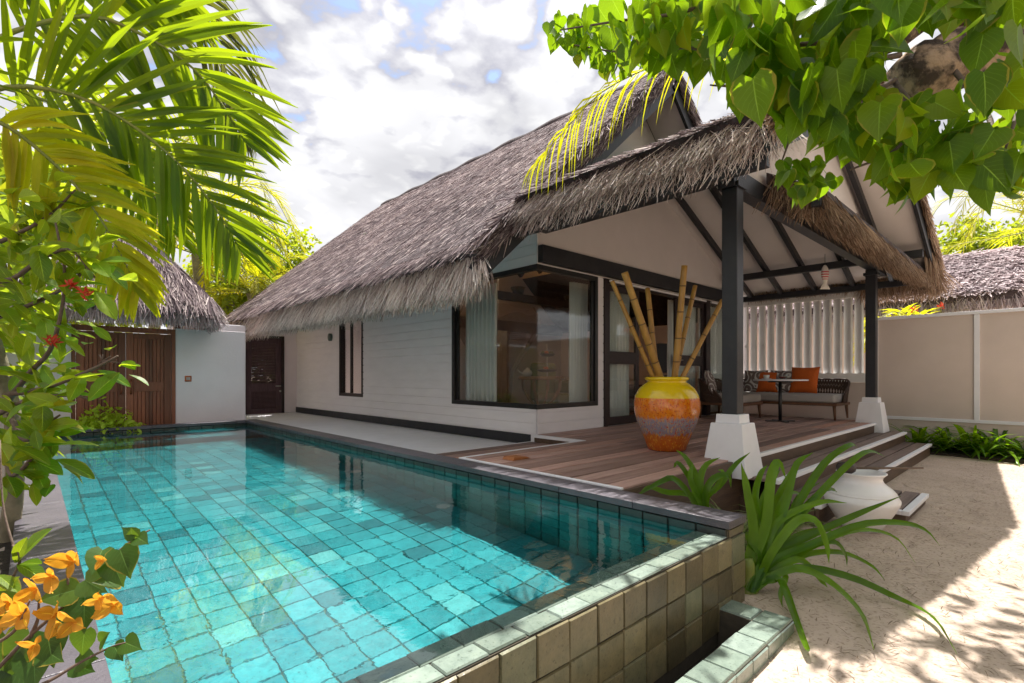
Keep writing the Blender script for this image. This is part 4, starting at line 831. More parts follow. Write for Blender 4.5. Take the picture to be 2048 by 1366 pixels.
cushion('orange', 'large orange cushion rightmost on the sofa', 10.80, 3.30, zc, -.12, .26, .52)
cushion('swirl', 'swirl print cushion leaning in the armchair', 9.26, 4.42, zc, math.pi / 2 + .3, .3)
tb = thing('bistro_table', 'round white bistro table on a slim black pedestal', 'table', (9.44, 3.26, -.797))
MB().lathe([(0, .70), (.42, .70), (.43, .706), (.43, .722), (.424, .727), (0, .727)], (9.44, 3.26, -.797), 48).build('top', M['tabletop'], tb)
MB().lathe([(0, .675), (.19, .675), (.20, .699), (0, .699)], (9.44, 3.26, -.797), 32).build('bracket', M['black'], tb)
MB().tube([(9.44, 3.26, -.785), (9.44, 3.26, -.10)], .028, 14).build('stem', M['black'], tb, smooth=True)
mb = MB(); mb.beam((9.44 - .17, 3.26 + .17, -.788), (9.44 + .17, 3.26 - .17, -.788), .07, .018).beam((9.44 - .17, 3.26 - .17, -.7885), (9.44 + .17, 3.26 + .17, -.7885), .07, .017); mb.build('foot', M['black'], tb, bevel=.004)
TZ = -.0695
cp = thing('tea_cup', 'white tea cup and saucer at the left of the bistro table', 'cup', (9.26, 3.42, TZ))
MB().lathe([(0, 0), (.05, .0), (.082, .012), (.08, .015), (.05, .006), (0, .006)], (9.26, 3.42, TZ), 28).build('saucer', M['china'], cp, smooth=True)
MB().lathe([(0, .008), (.03, .008), (.045, .03), (.05, .075), (.047, .075), (.04, .03), (0, .015)], (9.26, 3.42, TZ), 28).build('cup', M['china'], cp, smooth=True)
gb = thing('glass_bowl', 'small glass bowl with dark red drink on the bistro table', 'bowl', (9.50, 3.24, TZ))
MB().lathe([(0, 0), (.05, 0), (.075, .03), (.08, .08), (.077, .08), (.072, .032), (.048, .005), (0, .005)], (9.50, 3.24, TZ), 28).build('bowl', M['clearglass'], gb, smooth=True)
MB().lathe([(0, .008), (.046, .008), (.068, .03), (.072, .048), (0, .048)], (9.50, 3.24, TZ), 28).build('drink', solid('red_drink', (.16, .02, .015), None, .2, bump=0), gb, smooth=True)
# hanging fish
fc = at(1650, 575, 8.35); FX, FY, FZ = fc
fish = thing('fish_ornament', 'white wooden fish with red stripes hanging from the porch beam', 'ornament', tuple(fc))
prof = [(.0, .0, .085), (.02, .0, .06), (.06, .005, .034), (.10, .012, .036), (.18, .03, .060), (.25, .034, .064), (.31, .028, .050), (.35, .016, .028), (.365, .006, .012)]
mb = MB(); vs = []; n = 14; ca, sa = math.cos(.75), math.sin(.75)
for z, a, b in prof:
    a = max(a, .006)
    for j in range(n):
        t_ = 2 * math.pi * j / n; lx, ly = b * math.cos(t_), a * math.sin(t_); vs.append((FX + lx * ca - ly * sa, FY - lx * sa - ly * ca, FZ + z - (.03 * (abs(math.cos(t_)) > .5) if z < .01 else 0)))
mb.add(vs, [[i * n + j, i * n + (j + 1) % n, (i + 1) * n + (j + 1) % n, (i + 1) * n + j] for i in range(len(prof) - 1) for j in range(n)] + [list(range(n))[::-1], list(range((len(prof) - 1) * n, len(prof) * n))])
mb.build('body', M['fish'], fish, smooth=True); MB().tube([(FX, FY, FZ + .36), (FX, FY, FZ + .55)], .004, 6).build('string', M['black'], fish)
lc = at(1512, 403, 6.4)
lamp = thing('spot_lamp', 'small lit copper spot lamp under the porch ceiling', 'lamp', tuple(lc - np.array([0, 0, .09])))
MB().lathe([(.03, -.06), (.036, -.075), (.036, .05), (.0, .055)], tuple(lc), 20).build('shade', M['copper'], lamp, smooth=True); MB().tube([lc + UP * .05, (lc[0], lc[1], zP(lc[0]) - .013)], .008, 8).build('stem', M['black'], lamp)
MB().lathe([(0, -.055), (.028, -.058), (.028, -.05), (0, -.05)], tuple(lc), 16).build('bulb', M['lamp'], lamp)
# urn and ladle on the sand
UC = (5.14, 1.13, -H - .012)
urn = thing('water_urn', 'squat white clay urn with flared rim standing by the steps', 'urn', UC)
MB().lathe([(0, 0), (.135, 0), (.15, .02), (.19, .085), (.228, .15), (.262, .215), (.274, .245), (.274, .262), (.262, .285), (.250, .30), (.247, .322), (.225, .348), (.185, .378), (.160, .402), (.150, .425), (.156, .448), (.174, .468), (.184, .476), (.180, .483), (.160, .472), (.135, .44), (.135, .41), (.2, .34), (.25, .25), (.12, .02), (0, .015)], UC, 48).build('body', M['urn'], urn, smooth=True)
MB().lathe([(.249, .298), (.256, .305), (.2495, .312)], UC, 48).build('shoulder_band', M['urn'], urn, smooth=True)
ld = thing('coconut_ladle', 'dark coconut shell ladle resting across the white urn', 'ladle', (UC[0] - .1, UC[1] + .1, UC[2] + .48))
bc = at(1692, 951, 4.33); a = nrm(np.array([.75, -.6, 0])); bc[2] = UC[2] + .515
pr = [(0, -.05), (.04, -.043), (.068, -.02), (.075, .005), (.068, .032), (.056, .047), (.05, .044), (.06, .02), (.03, -.03), (0, -.04)]
MB().lathe(pr, tuple(bc), 26).build('bowl', M['coconut'], ld, smooth=True)
he = at(1846, 950, 4.45); he[2] = UC[2] + .495; MB().tube([bc + np.array([0, 0, .0]), (bc + he) / 2 + UP * .0, he], [.010, .010, .008], 8).build('handle', M['twig'], ld, smooth=True)

# ------------------------------------------------------------------ things seen through the glass
def drape(name, label, p0, p1, z0, z1, amp, waves):
    p0 = np.array(p0); p1 = np.array(p1); n = 90; t = np.linspace(0, 1, n); d = p1 - p0; nn_ = nrm(np.array([-d[1], d[0]]))
    xy = p0 + d * t[:, None] + nn_ * (amp * np.sin(t * waves * 2 * math.pi + .6 * np.sin(t * 9)))[:, None]
    G = np.zeros((n, 5, 3))
    for k, z in enumerate(np.linspace(z0, z1, 5)): G[:, k, :2] = xy + nn_ * .008 * math.sin(k); G[:, k, 2] = z
    mb = MB(); mb.grid(G); o = mb.build(name, M['curtain'], None, smooth=True); sm = o.modifiers.new('cloth', 'SOLIDIFY'); sm.thickness = .004
    return tag(o, label, 'curtain', 'curtains behind the windows')
drape('curtain', 'pale green curtain bunched at the left side of the corner window', (5.22, 5.88), (5.22, 6.64), -.70, 1.42, .04, 8)
drape('curtain', 'pale curtain bunched at the right side of the corner window', (5.98, 5.05), (6.36, 5.05), -.70, 1.42, .04, 6)
drape('curtain', 'pale curtain covering the glass right of the sliding doors', (10.02, 5.02), (11.15, 5.02), -.78, 1.45, .045, 12)
drape('curtain', 'sheer pale curtain behind the left sliding door panel', (6.58, 4.98), (7.42, 4.98), -.78, 1.42, .03, 9)
drape('curtain', 'sheer pale curtain behind the right sliding door panel', (8.72, 4.98), (9.75, 4.98), -.78, 1.42, .03, 11)
drape('curtain', 'brown shaded curtain on the back wall of the room', (8.1, 9.76), (9.0, 9.76), -.78, 1.15, .04, 10)
rt_ = thing('rattan_table', 'round rattan table with curved legs inside the corner window', 'table', (6.65, 6.3, -.8))
MB().lathe([(0, .72), (.40, .72), (.42, .735), (.42, .765), (.40, .78), (0, .78)], (6.65, 6.3, -.8), 36).build('top', M['rattan'], rt_, smooth=True)
for k in range(4):
    a = k * math.pi / 2 + .4; pts = [(6.65 + r * math.cos(a), 6.3 + r * math.sin(a), z) for r, z in ((.36, -.08), (.34, -.25), (.24, -.42), (.12, -.55), (.18, -.7), (.30, -.79))]
    MB().tube(pts, .028, 8).build('leg', M['rattan'], rt_, smooth=True)
fs_ = thing('fruit_stand', 'two tier stand of fruit on the rattan table', 'fruit stand', (6.72, 6.22, -.02))
MB().tube([(6.72, 6.22, -.02), (6.72, 6.22, .55)], .012, 8).build('rod', M['steel'], fs_)
for z, r in ((.05, .19), (.33, .15)):
    MB().lathe([(.03, 0), (r * .7, .01), (r, .05), (r - .01, .055), (r * .65, .02), (0.015, .01)], (6.72, 6.22, z), 24).build('dish', M['black'], fs_, smooth=True)
    for k in range(5):
        a = k * 1.25; MB().lathe([(0, -.04), (.028, -.028), (.04, 0), (.028, .028), (0, .04)], (6.72 + r * .55 * math.cos(a), 6.22 + r * .55 * math.sin(a), z + .065), 12).build('fruit', M['orange'] if k % 2 else M['green'], fs_, smooth=True)
tp = thing('tea_pot', 'white tea pot beside the fruit stand', 'tea pot', (6.42, 6.42, -.02))
MB().lathe([(0, 0), (.06, 0), (.09, .05), (.075, .1), (.03, .125), (.015, .15), (0, .155)], (6.42, 6.42, -.02), 24).build('body', M['china'], tp, smooth=True); MB().tube([(6.34, 6.46, .03), (6.28, 6.49, .07), (6.26, 6.5, .1)], [.018, .012, .01], 8).build('spout', M['china'], tp)
ac = thing('green_armchair', 'olive green padded armchair behind the rattan table', 'armchair', (7.5, 6.6, -.8))
MB().box(7.15, 7.85, 6.3, 7.0, -.79, -.36).build('seat', M['green'], ac, bevel=.06, seg=3); MB().box(7.2, 7.84, 6.98, 7.16, -.5, .25).build('backrest', M['green'], ac, bevel=.07, seg=3); MB().box(7.70, 7.87, 6.3, 6.97, -.35, -.1).build('armrest', M['green'], ac, bevel=.05, seg=3)
bed = thing('net_canopy', 'sheer mosquito net canopy gathered above the bed in the room', 'canopy', (7.4, 8.3, -.8))
mb = MB(); G = []
for z, r in ((1.40, .80), (1.15, .95), (.55, .62), (.05, .30), (-.75, .22)):
    G.append([(7.4 + (r + .04 * math.sin(9 * a)) * math.cos(a), 8.3 + (r + .04 * math.sin(9 * a)) * math.sin(a), z + .06 * math.sin(5 * a)) for a in np.linspace(0, 2 * math.pi, 91)])
mb.grid(np.array(G)); mb.build('net', M['net'], bed, smooth=True); MB().tube([(7.4, 8.3, 1.3), (7.4, 8.3, 3.9)], .012, 6).build('cord', M['white'], bed)
tv = thing('television', 'flat black television on a low cabinet seen through the open door', 'television', (9.7, 5.63, -.2))
MB().beam((9.62, 5.80, .36), (9.80, 5.46, .36), .05, .62).build('screen', M['black'], tv, bevel=.004); MB().beam((9.67, 5.72, -.1), (9.76, 5.55, -.1), .09, .2).build('stand', M['black'], tv)
cb = thing('low_cabinet', 'dark wooden low cabinet under the television', 'cabinet', (9.7, 5.7, -.8)); MB().box(9.45, 9.98, 5.15, 6.4, -.79, -.205).build('body', M['teak'], cb, bevel=.006)
for yy in (5.4, 5.8, 6.2): MB().box(9.435, 9.449, yy - .18, yy + .18, -.70, -.30).build('drawer', M['frame'], cb, bevel=.003)
# ------------------------------------------------------------------ plants
def spline(pts, n):
    pts = np.asarray(pts, float); k = len(pts); P = np.vstack([2 * pts[0] - pts[1], pts, 2 * pts[-1] - pts[-2]]); o = []
    for t in np.linspace(0, k - 1 - 1e-6, n):
        i = int(t); u = t - i; a, b, c, d = P[i:i + 4]
        o.append(.5 * (2 * b + (c - a) * u + (2 * a - 5 * b + 4 * c - d) * u * u + (3 * b - a - 3 * c + d) * u ** 3))
    return np.array(o)
def tmpl(rows, fold=.0, curl=.0, cols=(-1, -.5, 0, .5, 1)):
    vs = []; at_ = []; nr = len(rows); nc = len(cols)
    for (yc, ys, hw) in rows:
        for c in cols: a = abs(c); vs.append((c * hw, yc + (ys - yc) * a, fold * a * hw - curl * yc * yc)); at_.append((c, yc + (ys - yc) * a, 0))
    f = [[i * nc + j, i * nc + j + 1, (i + 1) * nc + j + 1, (i + 1) * nc + j] for i in range(nr - 1) for j in range(nc - 1)]
    return np.array(vs), np.array(f), (np.array(at_) if len(cols) > 5 else None)
HEART = tmpl([(0, -.15, .20), (.06, -.06, .40), (.2, .10, .50), (.42, .36, .47), (.62, .58, .35), (.80, .78, .19), (.92, .91, .08), (1.06, 1.06, .005)], .16, .16, (-1, -.55, -.03, 0, .03, .55, 1))
OVAL = tmpl([(0, 0, .012), (.15, .13, .10), (.38, .36, .20), (.62, .60, .225), (.82, .81, .15), (.93, .93, .075), (1.0, 1.0, .006)], .3, .18, (-1, -.5, -.07, 0, .07, .5, 1))
LANCE = tmpl([(0, 0, .01), (.25, .25, .10), (.55, .55, .13), (.8, .8, .08), (1, 1, .004)], .3, .2, (-1, 0, 1))
SIMPLE = tmpl([(0, 0, .02), (.4, .4, .26), (.75, .75, .20), (1, 1, .01)], .25, .15, (-1, 0, 1))
BRACT = tmpl([(0, -.05, .12), (.25, .2, .38), (.55, .52, .40), (.8, .8, .24), (1, 1, .02)], .35, -.25, (-1, -.55, -.04, 0, .04, .55, 1))
def rand_dir(n): return nrm(rng.normal(0, 1, (n, 3)))
def scatter(mb, T, pos, size, ydir, yj, ndir, nj):
    n = len(pos); Y = nrm(np.array(ydir) + rng.normal(0, yj, (n, 3))); Z = nrm(np.array(ndir) + rng.normal(0, nj, (n, 3)))
    X = nrm(np.cross(Y, Z)); Z = np.cross(X, Y); mb.inst(T[0], T[1], pos, X, Y, Z, size if np.ndim(size) else np.full(n, size), T[2]); return mb
def vribbons(mb, P, W, Nn, w, fold=.35):
    N, K = P.shape[:2]
    if W.ndim == 2: W = np.repeat(W[:, None], K, 1)
    if Nn.ndim == 2: Nn = np.repeat(Nn[:, None], K, 1)
    e = w[..., None] / 2; L = P - W * e + Nn * e * fold; R = P + W * e + Nn * e * fold
    vs = np.stack([L, P, R], 2).reshape(-1, 3); base = (np.arange(N) * K * 3)[:, None] + (np.arange(K - 1) * 3)[None]
    q = np.stack([base, base + 1, base + 4, base + 3], -1).reshape(-1, 4); q2 = q + 1
    mb.add(vs, np.concatenate([q, q2]))
def frond(parent, pts, matn, n=50, L=.6, w=.035, normal=None, a0=62, a1=22, droop=.25, start=.12, r=.012, K=5, stem='greenstem', gap=1.0, lift=.15, name='frond'):
    m = 60; C = spline(pts, m); Tn = nrm(np.gradient(C, axis=0))
    t = np.repeat(np.linspace(start, .995, n), 2); side = np.tile([-1.0, 1.0], n); t = np.clip(t + rng.normal(0, .004, 2 * n), 0, .999)
    ii = (t * (m - 1)).astype(int); p = C[ii]; T_ = Tn[ii]
    nv = np.broadcast_to(nrm(np.array(normal)), p.shape); S_ = nrm(np.cross(T_, nv)); nn_ = np.cross(S_, T_)
    al = np.radians(a0 + (a1 - a0) * t + rng.normal(0, 4, 2 * n)); D = nrm(T_ * np.cos(al)[:, None] + S_ * (side * np.sin(al))[:, None] + nn_ * (lift + rng.normal(0, .08, 2 * n))[:, None])
    l = L * (np.sin(np.pi * (.16 + .72 * t)) ** .8) * rng.uniform(.85, 1.1, 2 * n); dr = droop * rng.uniform(.6, 1.4, 2 * n)
    pr = []; cur = p.copy(); d = D.copy(); pr.append(cur)
    for k in range(K - 1):
        cur = cur + d * (l / (K - 1))[:, None]; pr.append(cur); d = nrm(d - UP * (dr * .5)[:, None])
    P_ = np.stack(pr, 1); W = nrm(np.cross(D, nn_)); ww = w * rng.uniform(.8, 1.15, (2 * n, 1)) * np.array([[.45, 1.0, .92, .6, .06]] if K == 5 else [np.interp(np.linspace(0, 1, K), [0, .25, .6, 1], [.45, 1, .8, .06])])
    keep = rng.uniform(0, 1, 2 * n) < gap; mb = MB(); vribbons(mb, P_[keep], W[keep], nn_[keep], ww[keep])
    ra = MB().tube(C[::3], np.linspace(r, r * .22, len(C[::3])), 6).build(name, M[stem], parent, smooth=True)
    mb.build('leaflets', M[matn], ra, smooth=False); return ra
def tube_px(mb, lst, r0, r1, n=7, k=14):
    C = spline([at(*q) for q in lst], k); mb.tube(C, np.linspace(r0, r1, k), n); return C

# --- young coconut palm in the left foreground
palm = thing('coconut_palm', 'young coconut palm arching green fronds over the pool from the left', 'palm', (-.72, 3.95, -H))
TC = np.array([-.72, 3.95, 1.35]); MB().tube(spline([(-.72, 3.95, -1.3), (-.75, 3.95, 0), TC], 14), np.linspace(.14, .09, 14), 12).build('trunk', M['palebark'], palm, smooth=True)
vd = nrm(at(250, 250, 1) * 1.0)
def pf(px, matn, **k): return frond(palm, [TC] + [at(*q) for q in px], matn, **k)
vn = lambda a=0, b=0: nrm(-nrm(at(250, 250, 1)) + np.array([0, 0, -.25 + a]) + RT * b)
pf([(-90, 110, 2.45), (60, 52, 2.5), (190, 33, 2.6), (300, 78, 2.75), (390, 140, 2.9), (455, 225, 3.0), (490, 285, 3.05)], 'palmleaf', n=34, L=.60, w=.044, normal=vn(), droop=.16, start=.28, r=.016, a0=84, a1=26)
pf([(-80, 190, 2.4), (40, 172, 2.45), (170, 198, 2.55), (280, 262, 2.7), (370, 340, 2.8), (440, 430, 2.9), (480, 500, 2.95)], 'palmleaf', n=34, L=.56, w=.042, normal=vn(.1, .1), droop=.16, start=.28, r=.015, a0=82, a1=26)
pf([(-60, 170, 2.8), (60, 190, 2.85), (160, 235, 2.95), (240, 300, 3.05), (300, 380, 3.1), (350, 470, 3.2)], 'palmleaf', n=30, L=.50, w=.036, normal=vn(.3, -.1), droop=.25, start=.3, r=.013, a0=75, a1=25)
pf([(-90, 225, 2.2), (0, 245, 2.25), (78, 300, 2.35), (155, 375, 2.45), (212, 455, 2.5), (252, 530, 2.55), (275, 585, 2.6)], 'palmyellow', n=34, L=.36, w=.038, normal=vn(-.1, .2), droop=.34, start=.3, r=.013, a0=80, a1=28)
pf([(-40, -120, 3.0), (120, -110, 3.1), (300, -70, 3.3), (400, 30, 3.5), (455, 150, 3.6), (470, 250, 3.65)], 'palmdark', n=44, L=.72, w=.024, normal=(.3, .4, 1), droop=.85, start=.4, r=.013, a0=55, a1=24)
pf([(-60, -60, 2.5), (60, -70, 2.55), (180, -75, 2.65), (290, -50, 2.8), (380, -5, 3.0)], 'palmleaf', n=28, L=.55, w=.042, normal=vn(), droop=.15, start=.25, r=.014, a0=80, a1=26)
pf([(-200, 130, 2.2), (-320, 60, 2.0), (-480, 100, 1.8)], 'palmleaf', n=24, L=.6, w=.045, normal=(0, 0, 1), droop=.3)
pf([(-300, 60, 2.8), (-420, 20, 3.3), (-520, 80, 3.7)], 'palmleaf', n=24, L=.6, w=.045, normal=(0, 0, 1), droop=.3)

# --- palms and trees farther off
def far_palm(label, crown, base, nf, Lf, leaf_l, matn, name='coconut_palm', tilt=(.1, 1.0), w=.045, n=34, grp='coconut palms around the villas', ysel=None):
    crown = np.array(crown, float); base = np.array(base, float); t = thing(name, label, 'palm', tuple(base), grp)
    MB().tube(spline([base, (base + crown) / 2 + np.array([.15, .1, 0]), crown], 12), np.linspace(.16, .10, 12), 9).build('trunk', M['palebark'], t, smooth=True)
    for k in range(nf):
        az = 2 * math.pi * (k * .382 + .05 * random.random()); el = random.uniform(*tilt); L = Lf * random.uniform(.8, 1.1); h = np.array([math.cos(az), math.sin(az), 0])
        pts = [crown, crown + (h * math.cos(el) + UP * math.sin(el)) * L * .35, crown + h * L * (.45 + .3 * math.cos(el)) + UP * L * (.62 * math.sin(el) - .02), crown + h * L * (.60 + .4 * math.cos(el)) + UP * L * (.55 * math.sin(el) - .42)]
        frond(t, pts, matn if k % 4 else 'palmyellow', n=n, L=leaf_l, w=w, normal=(0, 0, 1), droop=.5, start=.15, r=.022, K=4, a0=60, a1=25)
    return t
far_palm('coconut palm with yellowish drooping fronds behind the hut roof', at(392, 508, 12.2), (3.0, 14.2, -H), 17, 2.7, .62, 'palmfar', tilt=(-.1, 1.0))
far_palm('taller coconut palm with long fronds reaching towards the villa roof', at(318, 372, 13.5), (2.0, 15.6, -H), 14, 3.5, .75, 'palmfar', tilt=(0, .9), w=.05)
far_palm('low bright green palm tucked between the hut and the villa roof', at(500, 585, 13.5), (5.2, 14.9, -H), 15, 1.9, .5, 'palmfar', tilt=(-.2, 1.1))
far_palm('coconut palm with feathery fronds beyond the neighbouring roof', at(2110, 452, 15), at(2130, 830, 15), 15, 3.3, .75, 'palmfar', tilt=(-.1, .8), w=.035)
def tree(name, label, base, crowns, n, matn, T, size, trunk_r=.12, group=None, cat='tree', nb=7, vis=None):
    base = np.array(base, float); t = thing(name, label, cat, tuple(base), group); mb = MB(); bm = MB()
    cs = [np.array(c[:3]) for c in crowns]; fork = base * .35 + np.mean(cs, 0) * .65
    bm.tube(spline([base, (base + fork) / 2 + np.array([.08, -.05, 0]), fork], 9), np.linspace(trunk_r, trunk_r * .6, 9), 8)
    tot = sum(c[3] ** 2 for c in crowns)
    for c in crowns:
        cc = np.array(c[:3]); r = c[3]; bm.tube(spline([fork, (fork + cc) / 2 + rng.normal(0, .1, 3) * r, cc + UP * r * .4], 8), np.linspace(trunk_r * .5, trunk_r * .12, 8), 6)
        m = int(n * c[3] ** 2 / tot); cl = cc + rand_dir(m // 22 + 1) * (r * rng.uniform(.45, 1.0, (m // 22 + 1, 1)))
        for q in cl[:: max(1, len(cl) // 9)]: bm.tube([cc, (cc + q) / 2 + rng.normal(0, .05, 3), q], [trunk_r * .2, trunk_r * .12, trunk_r * .05], 5)
        pos = cl[rng.integers(0, len(cl), m)] + rng.normal(0, .16 * r ** .7, (m, 3)); pos[:, 2] = np.maximum(pos[:, 2], -H + .05)
        if vis is not None: pos = pos[vis(pos)]
        out_ = nrm(pos - cc); m = len(pos)
        scatter(mb, T, pos, size * rng.uniform(.6, 1.25, m), (0, 0, -.25), .8, (0, 0, .8), .6)
    bm.build('trunk', M['twig' if trunk_r < .1 else 'palebark'], t, smooth=True); mb.build('crown', M[matn], t); return t
tree('leafy_tree', 'bright leafy tree filling the left behind the gate wall', (-.4, 13.2, -H), [(-.2, 13.0, 1.6, 1.4), (.4, 13.4, 3.0, 1.5), (-1.6, 12.6, 2.6, 1.6), (1.2, 13.9, 1.9, 1.2), (-.6, 14.2, 4.0, 1.3)], 6500, 'bush', SIMPLE, .20, .14, 'leafy trees behind the walls')
tree('leafy_tree', 'round green tree showing above the far end of the villa roof', (6.4, 17.8, -H), [(6.3, 17.4, 2.6, 1.5), (5.4, 17.0, 1.6, 1.3), (7.2, 18.2, 2.2, 1.3)], 4200, 'bush', SIMPLE, .19, .13, 'leafy trees behind the walls')
tree('leafy_tree', 'dense green tree behind the right garden wall and neighbouring roof', at(1950, 820, 22), [tuple(at(1930, 512, 22)) + (1.5,), tuple(at(2020, 520, 21)) + (1.4,), tuple(at(1985, 490, 24)) + (1.3,)], 4200, 'bush', SIMPLE, .24, .15, 'leafy trees behind the walls')
tree('leafy_tree', 'bright yellow green tree between the hut roof and the villa roof', at(480, 800, 15.5), [tuple(at(410, 575, 15.5)) + (1.0,), tuple(at(500, 560, 16)) + (1.2,), tuple(at(575, 530, 17)) + (1.25,), tuple(at(545, 610, 15)) + (.9,), tuple(at(460, 610, 14.8)) + (.9,)], 6500, 'bush', SIMPLE, .17, .1, 'leafy trees behind the walls')
tree('dark_shrub', 'dark shrub between the hut and the villa roof', (4.6, 15.2, -H), [(4.5, 15.0, .6, 1.0), (5.3, 15.6, .9, 1.0)], 2600, 'dense', SIMPLE, .16, .08, None, 'shrub')
tree('leafy_tree', 'tall leafy tree on the far left behind the palm fronds', (-2.3, 9.2, -H), [(-1.9, 8.9, 1.8, 1.2), (-1.5, 9.3, 3.0, 1.2), (-2.6, 8.4, 3.0, 1.3), (-1.2, 9.0, .7, .9)], 5200, 'bush', OVAL, .24, .12, 'leafy trees behind the walls')
for i, (x, y) in enumerate(((-1.5, -4.6), (2.2, -5.2), (5.2, -4.8), (8.6, -5.0))):
    tree('leafy_tree', ('bushy tree behind the viewer left of the path', 'bushy tree straight behind the viewer', 'bushy tree behind the viewer opposite the steps', 'bushy tree behind the viewer by the right wall')[i], (x, y, -H), [(x, y, .9, 1.2), (x + .5, y - .4, 1.9, 1.1)], 900, 'bush', SIMPLE, .3, .1, 'trees behind the viewer')
tree('low_bush', 'low light green bush in front of the wooden gate', (.85, 10.0, -H), [(.80, 10.02, -.75, .28), (1.05, 10.05, -.85, .25), (.62, 10.05, -.9, .3)], 1100, 'shrub', SIMPLE, .085, .03, None, 'bush')
far_palm('yellow green clump of palm leaves behind the right garden wall', (13.0, 1.9, .55), (13.0, 1.9, -H), 15, 1.3, .45, 'palmyellow', 'fan_palm', (.35, 1.25), .04, 26, None)
fl = thing('red_flower_spray', 'small red flowers peeking over the right garden wall', 'flowers', (12.1, 1.4, -H))
for px in ((1882, 612), (1828, 620)):
    c = at(px[0], px[1], 9.35); mb = MB(); sm_ = MB().tube([c - UP * .9 + AX * .1, c - UP * .4, c], [.012, .01, .006], 6).build('stem', M['greenstem'], fl); scatter(mb, SIMPLE, c + rng.normal(0, .03, (14, 3)), .06, (0, 0, 1), .6, (0, -1, 0), .6); mb.build('flower', M['redflower'], fl)
# --- broadleaf shrub at the left edge
sh = thing('broadleaf_shrub', 'broad leaved shrub with bare twigs at the left pool edge', 'shrub', (-.16, 3.6, -.95))
bm = MB(); tube_px(bm, [(5, 1180, 2.9), (14, 1090, 2.85), (30, 960, 2.8), (20, 800, 2.75), (-30, 620, 2.7), (-60, 430, 2.7)], .050, .028, 9, 22)
bm.build('trunk', M['palebark'], sh, smooth=True)
bm = MB(); tips = []
for px in ([(18, 800, 2.6), (60, 745, 2.4), (105, 690, 2.3), (130, 560, 2.25), (110, 440, 2.2)], [(-20, 640, 2.6), (60, 610, 2.4), (150, 560, 2.3), (200, 480, 2.3)], [(10, 790, 2.6), (90, 776, 2.3), (170, 745, 2.2), (236, 712, 2.2)], [(-10, 830, 2.5), (60, 800, 2.3), (140, 790, 2.2), (186, 800, 2.2)],
           [(-40, 500, 2.6), (30, 470, 2.4), (100, 430, 2.4), (150, 380, 2.4)], [(20, 830, 2.5), (50, 880, 2.3), (90, 850, 2.2), (120, 830, 2.2)], [(10, 900, 2.5), (24, 950, 2.2), (60, 920, 2.1), (70, 890, 2.1)], [(-40, 560, 2.5), (20, 560, 2.3), (80, 520, 2.2), (140, 500, 2.2), (190, 555, 2.2)]):
    C = tube_px(bm, px, .014, .004, 6, 16); tips.append(C)
for i in range(9): c = at(random.uniform(196, 240), random.uniform(705, 735), 2.2); bm.tube([at(205, 722, 2.2), c], [.004, .0015], 5)
bm.build('branch', M['twig'], sh, smooth=True)
mb = MB(); pos = []
for i, C in enumerate(tips):
    m = 30 if i not in (2, 3) else 10; a = C[rng.integers(3, len(C), m)]; pos.append(a + rng.normal(0, .045, (m, 3)))
pos = np.concatenate(pos); Y = nrm(RT * .8 + UP * -.15 + rng.normal(0, .55, pos.shape)); Z = nrm(np.array([.1, -.3, .9]) + rng.normal(0, .55, pos.shape)); X = nrm(np.cross(Y, Z)); Z = np.cross(X, Y)
mb.inst(OVAL[0], OVAL[1], pos, X, Y, Z, rng.uniform(.09, .17, len(pos)), OVAL[2])
uu = rng.uniform(-60, 200, 420); vv = rng.uniform(330, 900, 420); lim = np.interp(vv, [330, 480, 600, 700, 800, 900], [110, 175, 175, 130, 110, 60]); k = uu < lim
pos = np.array([at(u, v, d) for u, v, d in zip(uu[k], vv[k], rng.uniform(2.3, 3.3, k.sum()))])
scatter(mb, OVAL, pos, rng.uniform(.10, .18, len(pos)), tuple(RT * .6 - UP * .2), .6, (0, -.2, .9), .55)
mb.build('crown', M['shrub'], sh)
for px in ((140, 572), (168, 588), (100, 684)):
    mb = MB(); scatter(mb, LANCE, at(px[0], px[1], 2.15) + rng.normal(0, .006, (16, 3)), .036, tuple(RT * .5 + UP * .6), .7, (0, -1, .3), .6); mb.build('flower', M['redflower'], sh)
bd = thing('leafy_sprig', 'bright sprig of leaves over the dark pool edge at the left', 'plant', (-.05, 2.0, -.95))
bm = MB(); tube_px(bm, [(-10, 1310, 1.7), (-5, 1215, 1.65), (40, 1125, 1.6), (25, 1090, 1.6)], .006, .003, 6, 12); tube_px(bm, [(40, 1125, 1.6), (20, 1070, 1.62), (5, 1000, 1.65), (0, 880, 1.7)], .004, .002, 6, 10); bm.build('stem', M['twig'], bd, smooth=True)
mb = MB()
for a, b, s in (((34, 1126), (90, 1045), .15), ((34, 1128), (96, 1155), .11), ((30, 1126), (46, 1075), .09), ((40, 1128), (90, 1118), .08), ((-5, 1150), (40, 1180), .1), ((-8, 1180), (30, 1230), .12), ((-10, 1215), (30, 1140), .12)):
    p, q = at(*a, 1.6), at(*b, 1.58); Y = nrm(q - p)[None]; Z = nrm(np.array([[.1, -.5, .8]])); X = nrm(np.cross(Y, Z)); mb.inst(OVAL[0], OVAL[1], p[None], X, Y, np.cross(X, Y), np.array([s]), OVAL[2])
mb.build('leaves', M['shrub'], bd)

